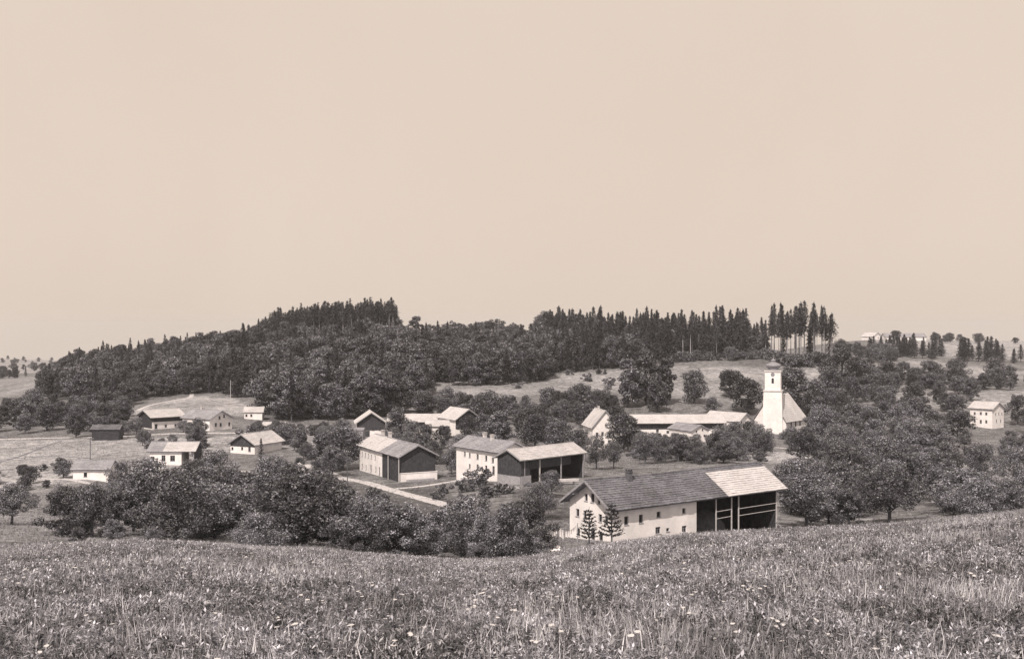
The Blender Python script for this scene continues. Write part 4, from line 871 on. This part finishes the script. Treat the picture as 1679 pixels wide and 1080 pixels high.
wood([(425, 402), (560, 400), (690, 425), (712, 452), (712, 520), (425, 520)], 8.0, [('tall', .62), ('spruce', .2), ('broad', .18)], {'tall': (12, 18), 'spruce': (15, 20), 'broad': (9, 13)}, 'on the lower slope of the wooded hill')
wood([(340, 485), (425, 460), (425, 520), (712, 520), (712, 606), (440, 606), (330, 620)], 8.5, [('tall', .6), ('spruce', .28), ('broad', .12)], HT, 'high on the slope of the wooded hill')
wood([(425, 606), (712, 606), (712, 640), (425, 640)], 7.0, [('broad', .8), ('tall', .2)], {'broad': (4.5, 7), 'tall': (7, 9)}, 'below the even stand on the hill crest')
wood([(215, 450), (250, 478), (340, 492), (330, 600), (170, 640), (110, 640), (45, 540), (60, 510), (120, 500), (195, 470)], 8.5, [('tall', .5), ('spruce', .25), ('broad', .25)], {'tall': (11, 15), 'spruce': (12, 17), 'broad': (8, 12)}, 'on the left flank of the wooded hill')
wood([(110, 650), (330, 635), (445, 640), (445, 672), (330, 685), (110, 720)], 7.5, [('tall', .45), ('spruce', .55)], {'tall': (10, 14), 'spruce': (11, 17)}, 'on the left crest of the wooded hill', 1)
wood([(442, 664), (650, 662), (650, 684), (442, 690)], 7.0, [('broad', .7), ('tall', .3)], {'broad': (8, 11), 'tall': (9, 12)}, 'behind the even stand on the hill crest', .5)
wood([(442, 645), (648, 640), (650, 664), (442, 672)], 3.5, [('pine', 1)], {'pine': (17.5, 20.5)}, 'in the even stand on the hill crest', 1)
wood([(705, 515), (715, 505), (860, 505), (900, 535), (900, 640), (705, 640)], 8.0, [('tall', .6), ('spruce', .4)], {'tall': (12, 17), 'spruce': (14, 19)}, 'in the forest above the sloping field')
wood([(700, 640), (900, 640), (900, 720), (700, 720)], 10, [('tall', .3), ('broad', .7)], {'tall': (6, 8), 'broad': (4, 7)}, 'on the saddle between the two forest heights')
wood([(895, 545), (1040, 556), (1110, 560), (1110, 655), (895, 655)], 6.3, [('spruce', .65), ('tall', .35)], {'spruce': (20, 25), 'tall': (14, 20)}, 'in the tall forest above the big clump', 1)
wood([(1105, 572), (1225, 572), (1225, 640), (1105, 640)], 6.8, [('pine', .5), ('spruce', .4), ('tall', .1)], {'pine': (21, 25), 'spruce': (20, 25), 'tall': (9, 14)}, 'in the tall forest left of the church dome', 1)
wood([(1225, 575), (1262, 575), (1262, 640), (1225, 640)], 7.5, [('spruce', .5), ('pine', .3), ('tall', .2)], {'spruce': (13, 20), 'pine': (16, 21), 'tall': (9, 12)}, 'in the low gap of the forest edge', 1)
wood([(1260, 566), (1366, 562), (1366, 590), (1260, 590)], 5.0, [('pine', .9), ('spruce', .1)], {'pine': (22, 27), 'spruce': (15, 22)}, 'in the bare-trunked stand above the church', 1)
wood([(885, 655), (1230, 642), (1230, 676), (885, 690)], 7.0, [('tall', .7), ('spruce', .3)], {'tall': (13, 18), 'spruce': (16, 22)}, 'behind the tall forest ridge', .3)
wood([(1095, 560), (1270, 562), (1270, 574), (1095, 574)], 5.5, [('shrub', .7), ('broad', .3)], {'shrub': (3, 5), 'broad': (5, 8)}, 'along the forest edge above the church field', .5)
KW = {'tall': 'leafy forest tree', 'spruce': 'dark pointed spruce', 'pine': 'bare-trunked spruce', 'broad': 'rounded leafy tree', 'shrub': 'low edge bush'}
cnt = {k: 0 for k in KW}; LIM = {'tall': 280, 'spruce': 200, 'pine': 295, 'broad': 70, 'shrub': 40}; rest = []
zmid = {}
for z_ in set(q[4] for q in FOREST):
    ds = sorted(q[2] for q in FOREST if q[4] == z_); zmid[z_] = (ds[len(ds)//3], ds[2*len(ds)//3])
FOREST.sort(key=lambda q: q[3]/q[2]*(-1)-q[5]*.012)
for kd, px, D, H, zone, pr in FOREST:
    if cnt[kd] < LIM[kd]:
        cnt[kd] += 1; tree(kd, px, D, H, ('near ' if D < zmid[zone][0] else 'inner ' if D < zmid[zone][1] else 'rear ')+KW[kd]+' '+zone, 'forest trees '+zone, 1.15 if kd != 'pine' else 1.3 if 'even stand' in zone else 1.05)
    else: rest.append((kd, px, D, H))
print('forest', len(FOREST), cnt, 'rest', len(rest))

def gn_instances(name, protos, pts, rot, scl, idx):
    """one object: prototypes instanced on points"""
    cl = bpy.data.collections.new(name+'_kinds')
    for i, (nm, me) in enumerate(protos):
        o = bpy.data.objects.new('%02d_%s' % (i, nm), me); cl.objects.link(o)
    me = bpy.data.meshes.new(name); me.vertices.add(len(pts)); me.vertices.foreach_set('co', np.asarray(pts, np.float32).ravel())
    for an, ty, key, dat in (('rot', 'FLOAT_VECTOR', 'vector', rot), ('scl', 'FLOAT_VECTOR', 'vector', scl)):
        a = me.attributes.new(an, ty, 'POINT'); a.data.foreach_set(key, np.asarray(dat, np.float32).ravel())
    a = me.attributes.new('idx', 'INT', 'POINT'); a.data.foreach_set('value', np.asarray(idx, np.int32))
    o = obj(name, me); ng = bpy.data.node_groups.new(name, 'GeometryNodeTree')
    ng.interface.new_socket('Geometry', in_out='INPUT', socket_type='NodeSocketGeometry'); ng.interface.new_socket('Geometry', in_out='OUTPUT', socket_type='NodeSocketGeometry')
    N = ng.nodes.new; L = ng.links.new; gi = N('NodeGroupInput'); go = N('NodeGroupOutput'); mp = N('GeometryNodeMeshToPoints'); ip = N('GeometryNodeInstanceOnPoints'); ci = N('GeometryNodeCollectionInfo')
    ci.inputs['Collection'].default_value = cl; ci.inputs['Separate Children'].default_value = True; ci.inputs['Reset Children'].default_value = True
    def attr(n, t):
        q = N('GeometryNodeInputNamedAttribute'); q.data_type = t; q.inputs['Name'].default_value = n; return q.outputs['Attribute']
    L(gi.outputs[0], mp.inputs[0]); L(mp.outputs[0], ip.inputs['Points']); L(ci.outputs[0], ip.inputs['Instance']); ip.inputs['Pick Instance'].default_value = True
    L(attr('idx', 'INT'), ip.inputs['Instance Index']); L(attr('rot', 'FLOAT_VECTOR'), ip.inputs['Rotation']); L(attr('scl', 'FLOAT_VECTOR'), ip.inputs['Scale']); L(ip.outputs[0], go.inputs[0])
    md = o.modifiers.new('scatter', 'NODES'); md.node_group = ng; o['kind'] = 'stuff'; return o
if rest:
    kinds = ['tall', 'spruce', 'pine', 'broad', 'shrub']; prot = []; start = {}
    for k in kinds:
        start[k] = len(prot)
        for (tm, cm, H0) in PROTO[k]: prot.append((k, cm))
    X = np.array([(p-CX)/F*d for _, p, d, _ in rest]); Y = np.array([d for _, _, d, _ in rest]); Z = heights(X, Y)
    S = np.array([hh/PROTO[k][0][2] for k, _, _, hh in rest]); I = [start[k]+random.randrange(len(PROTO[k])) for k, *_ in rest]
    o = gn_instances('deep_forest', prot, np.stack([X, Y, Z], 1), np.stack([X*0, X*0, RNG.uniform(0, 6.28, len(X))], 1), np.stack([S*1.15, S*1.15, S], 1), I)
    o['label'] = 'dark mass of the wood deep on the hill behind the front trees'; o['category'] = 'forest'

# ------------------------------------------------------------------ meadow plants
def plant_mesh(seed, kind):
    rng = np.random.default_rng(seed); V = []; Qd = []; mi = []
    def blade(p, a, h_, wd, lean, m):
        n = len(V); d = np.array([math.cos(a), math.sin(a), 0]); s = np.array([-d[1], d[0], 0])*wd/2
        b = np.array(p); m1 = b+d*lean*h_*.35+np.array([0, 0, h_*.6]); t = b+d*lean*h_+np.array([0, 0, h_])
        V.extend([b-s, b+s, m1+s*.9, m1-s*.9, t+s*.15, t-s*.15]); Qd.extend([(n, n+1, n+2, n+3), (n+3, n+2, n+4, n+5)]); mi.extend([m, m])
    def leaf(c, a, el, L_, wd, m):
        n = len(V); d = np.array([math.cos(a)*math.cos(el), math.sin(a)*math.cos(el), math.sin(el)]); s = np.array([-math.sin(a), math.cos(a), 0])*wd/2; c = np.array(c)
        V.extend([c, c+d*L_*.45-s, c+d*L_-np.array([0, 0, .12*L_]), c+d*L_*.45+s]); Qd.append((n, n+1, n+2, n+3)); mi.append(m)
    if kind == 'grass':
        for i in range(16): blade(rng.normal(0, .10, 3)*[1, 1, 0], rng.uniform(0, 6.28), rng.uniform(.25, .6), .022, rng.uniform(.1, .6), 0 if rng.uniform() < .7 else 1)
    if kind == 'straw':
        for i in range(12): blade(rng.normal(0, .12, 3)*[1, 1, 0], rng.uniform(0, 6.28), rng.uniform(.45, .85), .018, rng.uniform(.05, .4), 1)
        for i in range(6): blade(rng.normal(0, .1, 3)*[1, 1, 0], rng.uniform(0, 6.28), rng.uniform(.2, .45), .03, rng.uniform(.2, .6), 0)
    if kind == 'herb':
        for k in range(3):
            q = rng.normal(0, .09, 2); hh = rng.uniform(.35, .7); ln = rng.normal(0, .08, 2); blade((q[0], q[1], 0), rng.uniform(0, 6), hh, .02, .1, 0)
            for i in range(17):
                t = rng.uniform(.15, 1)**.7; leaf((q[0]+ln[0]*t, q[1]+ln[1]*t, hh*t), rng.uniform(0, 6.28), rng.uniform(.1, 1.2), rng.uniform(.09, .19), rng.uniform(.028, .055), 0 if rng.uniform() < .78 else 1)
    if kind == 'umbel':
        for k in range(2):
            q = rng.normal(0, .1, 2); hh = rng.uniform(.6, .9); blade((q[0], q[1], 0), rng.uniform(0, 6), hh, .018, .05, 0); n = len(V); r = rng.uniform(.035, .06); c = np.array([q[0]+.02, q[1], hh])
            for j in range(8): V.append(c+np.array([r*math.cos(j*.785), r*math.sin(j*.785), rng.uniform(-.012, .012)]))
            Qd.extend([(n, n+1, n+2, n+3), (n, n+3, n+4, n+7), (n+4, n+5, n+6, n+7)]); mi.extend([2, 2, 2])
            for i in range(7): leaf((q[0], q[1], hh*rng.uniform(.1, .7)), rng.uniform(0, 6.28), rng.uniform(0, .8), .18, .06, 0)
    return np_mesh(kind, np.array(V), np.array(Qd), [M['weed'], M['straw'], M['petal']], mi)
kinds = ['grass']*3+['straw']*3+['herb']*4+['umbel']*2; prot = [(k, plant_mesh(900+i, k)) for i, k in enumerate(kinds)]
def meadow(name, n, yr, label, sc=(.42, .85), weights=(.22, .16, .595, .025), keep=None):
    y = np.sqrt(RNG.uniform(yr[0]**2, yr[1]**2, n)); x = RNG.uniform(-1, 1, n)*(.56*y+(18 if yr[1] < 160 else 4))
    cl = np.sin(x*.35+2*np.sin(y*.13+x*.1))+np.sin(y*.33+x*.41+1.5*np.sin(x*.2))+RNG.normal(0, .9, n)           # drifts of one plant or another
    kd = np.where(cl > 2.2, 1, np.where(cl < -1.4, 2, RNG.choice(4, n, p=weights)))
    off = np.array([0, 3, 6, 10]); num = np.array([3, 3, 4, 2]); I = off[kd]+(RNG.uniform(0, 1, n)*num[kd]).astype(int)
    if keep is not None:
        k = keep(x, y); x, y, I = x[k], y[k], I[k]; n = len(x)
    z = heights(x, y)-.03; s = RNG.uniform(sc[0], sc[1], n)
    o = gn_instances(name, prot, np.stack([x, y, z], 1), np.stack([RNG.normal(0, .12, n), RNG.normal(0, .12, n), RNG.uniform(0, 6.28, n)], 1), np.stack([s*1.15, s*1.15, s], 1), I)
    o['label'] = label; o['category'] = 'meadow'
meadow('meadow_plants', 205000, (13, 72), 'rank meadow of herbs, dry grass and white umbels in the foreground')
meadow('field_grass', 60000, (150, 430), 'short grass tufts over the village fields', (.3, .7), (.8, .05, .15, .0),
       keep=lambda x, y: np.array([not blocked(a, b, .5) for a, b in zip(x, y)]))
def not_trees(x, y): return np.ones(len(x), bool)
meadow('rough_grass', 40000, (72, 150), 'short rough grass on the slope between the meadow and the orchard', (.22, .5), (.75, .1, .15, .0),
       keep=lambda x, y: np.array([not blocked(a, b, .3) for a, b in zip(x, y)]))

# ------------------------------------------------------------------ washing, poles, small things
wl = empty('washing_line', at(915, 116)); tag(wl, 'washing line on wooden poles left of the front farmhouse', 'washing line')
def wpt(px, D, z): p = at(px, D); return Vector((p.x, p.y, p.z+z))-wl.location
A_ = wpt(878, 112, 1.9); B_ = wpt(915, 118, 2.0); C_ = wpt(947, 121, 2.0)
for p in (A_, B_, C_):
    mb = MB(); mb.tube([(p.x, p.y, p.z-3.2), (p.x, p.y, p.z+.15)], [.07, .055], 6); mb.build('pole', M['wood_grey'], wl)
for p, q in ((A_, B_), (B_, C_)):
    mb = MB(); mb.tube([p.lerp(q, t)+Vector((0, 0, -.6*math.sin(math.pi*t))) for t in np.linspace(0, 1, 9)], [.014]*9, 4); mb.build('line', M['wood_grey'], wl)
def linen(p, q, t0, t1, drop, label):
    mb = MB(); nx, nz = 8, 5; d = (q-p).normalized(); nr = Vector((-d.y, d.x, 0)); G = []
    for i in range(nx+1):
        t = t0+(t1-t0)*i/nx; top = p.lerp(q, t)+Vector((0, 0, -.6*math.sin(math.pi*t)))
        for j in range(nz+1): G.append(wl.location+top+nr*(.14*math.sin(i*1.7)*j/nz)+Vector((0, 0, -drop*j/nz*(1+.06*math.sin(i*2.1)))))
    mb.v = [tuple(v) for v in G]
    for i in range(nx):
        for j in range(nz): a = i*(nz+1)+j; mb.f.append((a, a+1, a+nz+2, a+nz+1)); mb.m.append(0)
    tag(mb.build('linen_sheet', M['cloth']), label, 'linen')
def spread(px, D, a, b, rz, label):
    c = at(px, D); mb = MB(); n = 8
    for i in range(n+1):
        for j in range(n+1):
            u, v = (i/n-.5)*a, (j/n-.5)*b; x = c.x+u*math.cos(rz)-v*math.sin(rz); y = c.y+u*math.sin(rz)+v*math.cos(rz)
            mb.v.append((x, y, hz(x, y)+.16+.07*math.sin(i*1.9+j)+.05*math.sin(j*2.3)-(.12 if i in (0, n) or j in (0, n) else 0)))
    for i in range(n):
        for j in range(n): k = i*(n+1)+j; mb.f.append((k, k+n+1, k+n+2, k+1)); mb.m.append(0)
    tag(mb.build('linen_sheet', M['cloth']), label, 'linen')
spread(890, 114, 2.2, 4.5, .5, 'large white sheet spread on the grass to bleach left of the washing line')
spread(902, 106, 1.6, 2.4, .3, 'smaller white cloth spread on the grass below the washing line')
linen(A_, B_, .05, .42, .9, 'large white sheet hanging at the left end of the washing line')
linen(A_, B_, .46, .72, .75, 'white sheet hanging in the middle of the washing line')
linen(A_, B_, .77, .96, .6, 'narrow white cloth beside the middle washing pole')
linen(B_, C_, .04, .30, 1.0, 'white sheet right of the middle washing pole')
linen(B_, C_, .34, .62, .7, 'wide white cloth sagging before the farmhouse gable')
linen(B_, C_, .66, .94, .5, 'small white cloth nearest the farmhouse wall')
def pole(px, D, H, label, m='wood_grey', r=.11, arms=True):
    rt = empty('telegraph_pole' if arms else 'flag_pole', at(px, D)); tag(rt, label, 'pole')
    mb = MB(); mb.tube([(0, 0, -1), (0, 0, H)], [r, r*.7], 7); mb.build('shaft', M[m], rt)
    if arms:
        mb = MB(); mb.box(-.7, .7, -.05, .05, H-.5, H-.38); mb.build('crossarm', M[m], rt)
        for x in (-.6, -.2, .2, .6):
            mb = MB(); mb.lathe([(.03, H-.38), (.05, H-.3), (.05, H-.2), (.01, H-.17)], 6, x, 0); mb.build('insulator', M['petal'], rt)
    else:
        mb = MB(); mb.lathe([(.01, H), (.1, H+.08), (.1, H+.16), (.01, H+.24)], 8); mb.build('knob', M[m], rt)
pole(148, 245, 7.4, 'dark pole rising above the small cottage on the left field', 'bark'); pole(378, 452, 9.5, 'slender pale flagpole at the wood edge behind the left farm', 'wood_pale', .13, False)
pole(569.5, 221, 6.6, 'dark pole beside the pale road left of the bend house', 'bark'); pole(210, 340, 5, 'short pole by the upper road', 'bark')
pole(960, 268, 7.0, 'pole between the open barn and the trees behind', 'bark')

# ------------------------------------------------------------------ labels: make each one single out its tree
from collections import defaultdict
ORD = ['leftmost', 'second from left', 'third from left', 'fourth from left', 'fifth from left', 'sixth from left', 'seventh from left', 'eighth from left', 'ninth from left', 'tenth from left', 'eleventh from left', 'twelfth from left', 'thirteenth from left', 'fourteenth from left', 'fifteenth from left', 'sixteenth from left', 'seventeenth from left']
byl = defaultdict(list)
for r, px, D in THINGS: byl[r['label']].append((px, D, r))
PARTS = {2: ['left half', 'right half'], 3: ['left third', 'middle third', 'right third'], 4: ['leftmost quarter', 'second quarter from left', 'third quarter from left', 'rightmost quarter']}
for lb, ls in byl.items():
    ls.sort(key=lambda q: q[0]); n = len(ls)
    if n == 1: continue
    k = min(4, max(1, math.ceil(n/17)))
    for c in range(k):
        ch = ls[n*c//k:n*(c+1)//k]; base = lb if k == 1 else lb+', '+PARTS[k][c]
        if len(base.split()) > 16: base = lb
        for i, (px, D, r) in enumerate(ch):
            t = (ORD[i] if i < len(ch)-1 or i == 0 else 'rightmost')+' '+base if len(ch) <= 17 else base
            r['label'] = t if len(t.split()) <= 16 else base
bpy.context.view_layer.update()

# ------------------------------------------------------------------ haze over the valley
hzb = MB(); hzb.box(-5200, 5200, -120, 6800, -290, 45)
hm = bpy.data.materials.new('valley_haze'); hm.use_nodes = True; t = hm.node_tree; t.nodes.clear()
ho = t.nodes.new('ShaderNodeOutputMaterial'); pv = t.nodes.new('ShaderNodeVolumePrincipled'); pv.inputs['Color'].default_value = (.90, .91, .97, 1); pv.inputs['Density'].default_value = 0.0001; pv.inputs['Anisotropy'].default_value = 0.0
t.links.new(pv.outputs[0], ho.inputs['Volume'])
haze = hzb.build('haze', hm); haze['kind'] = 'stuff'
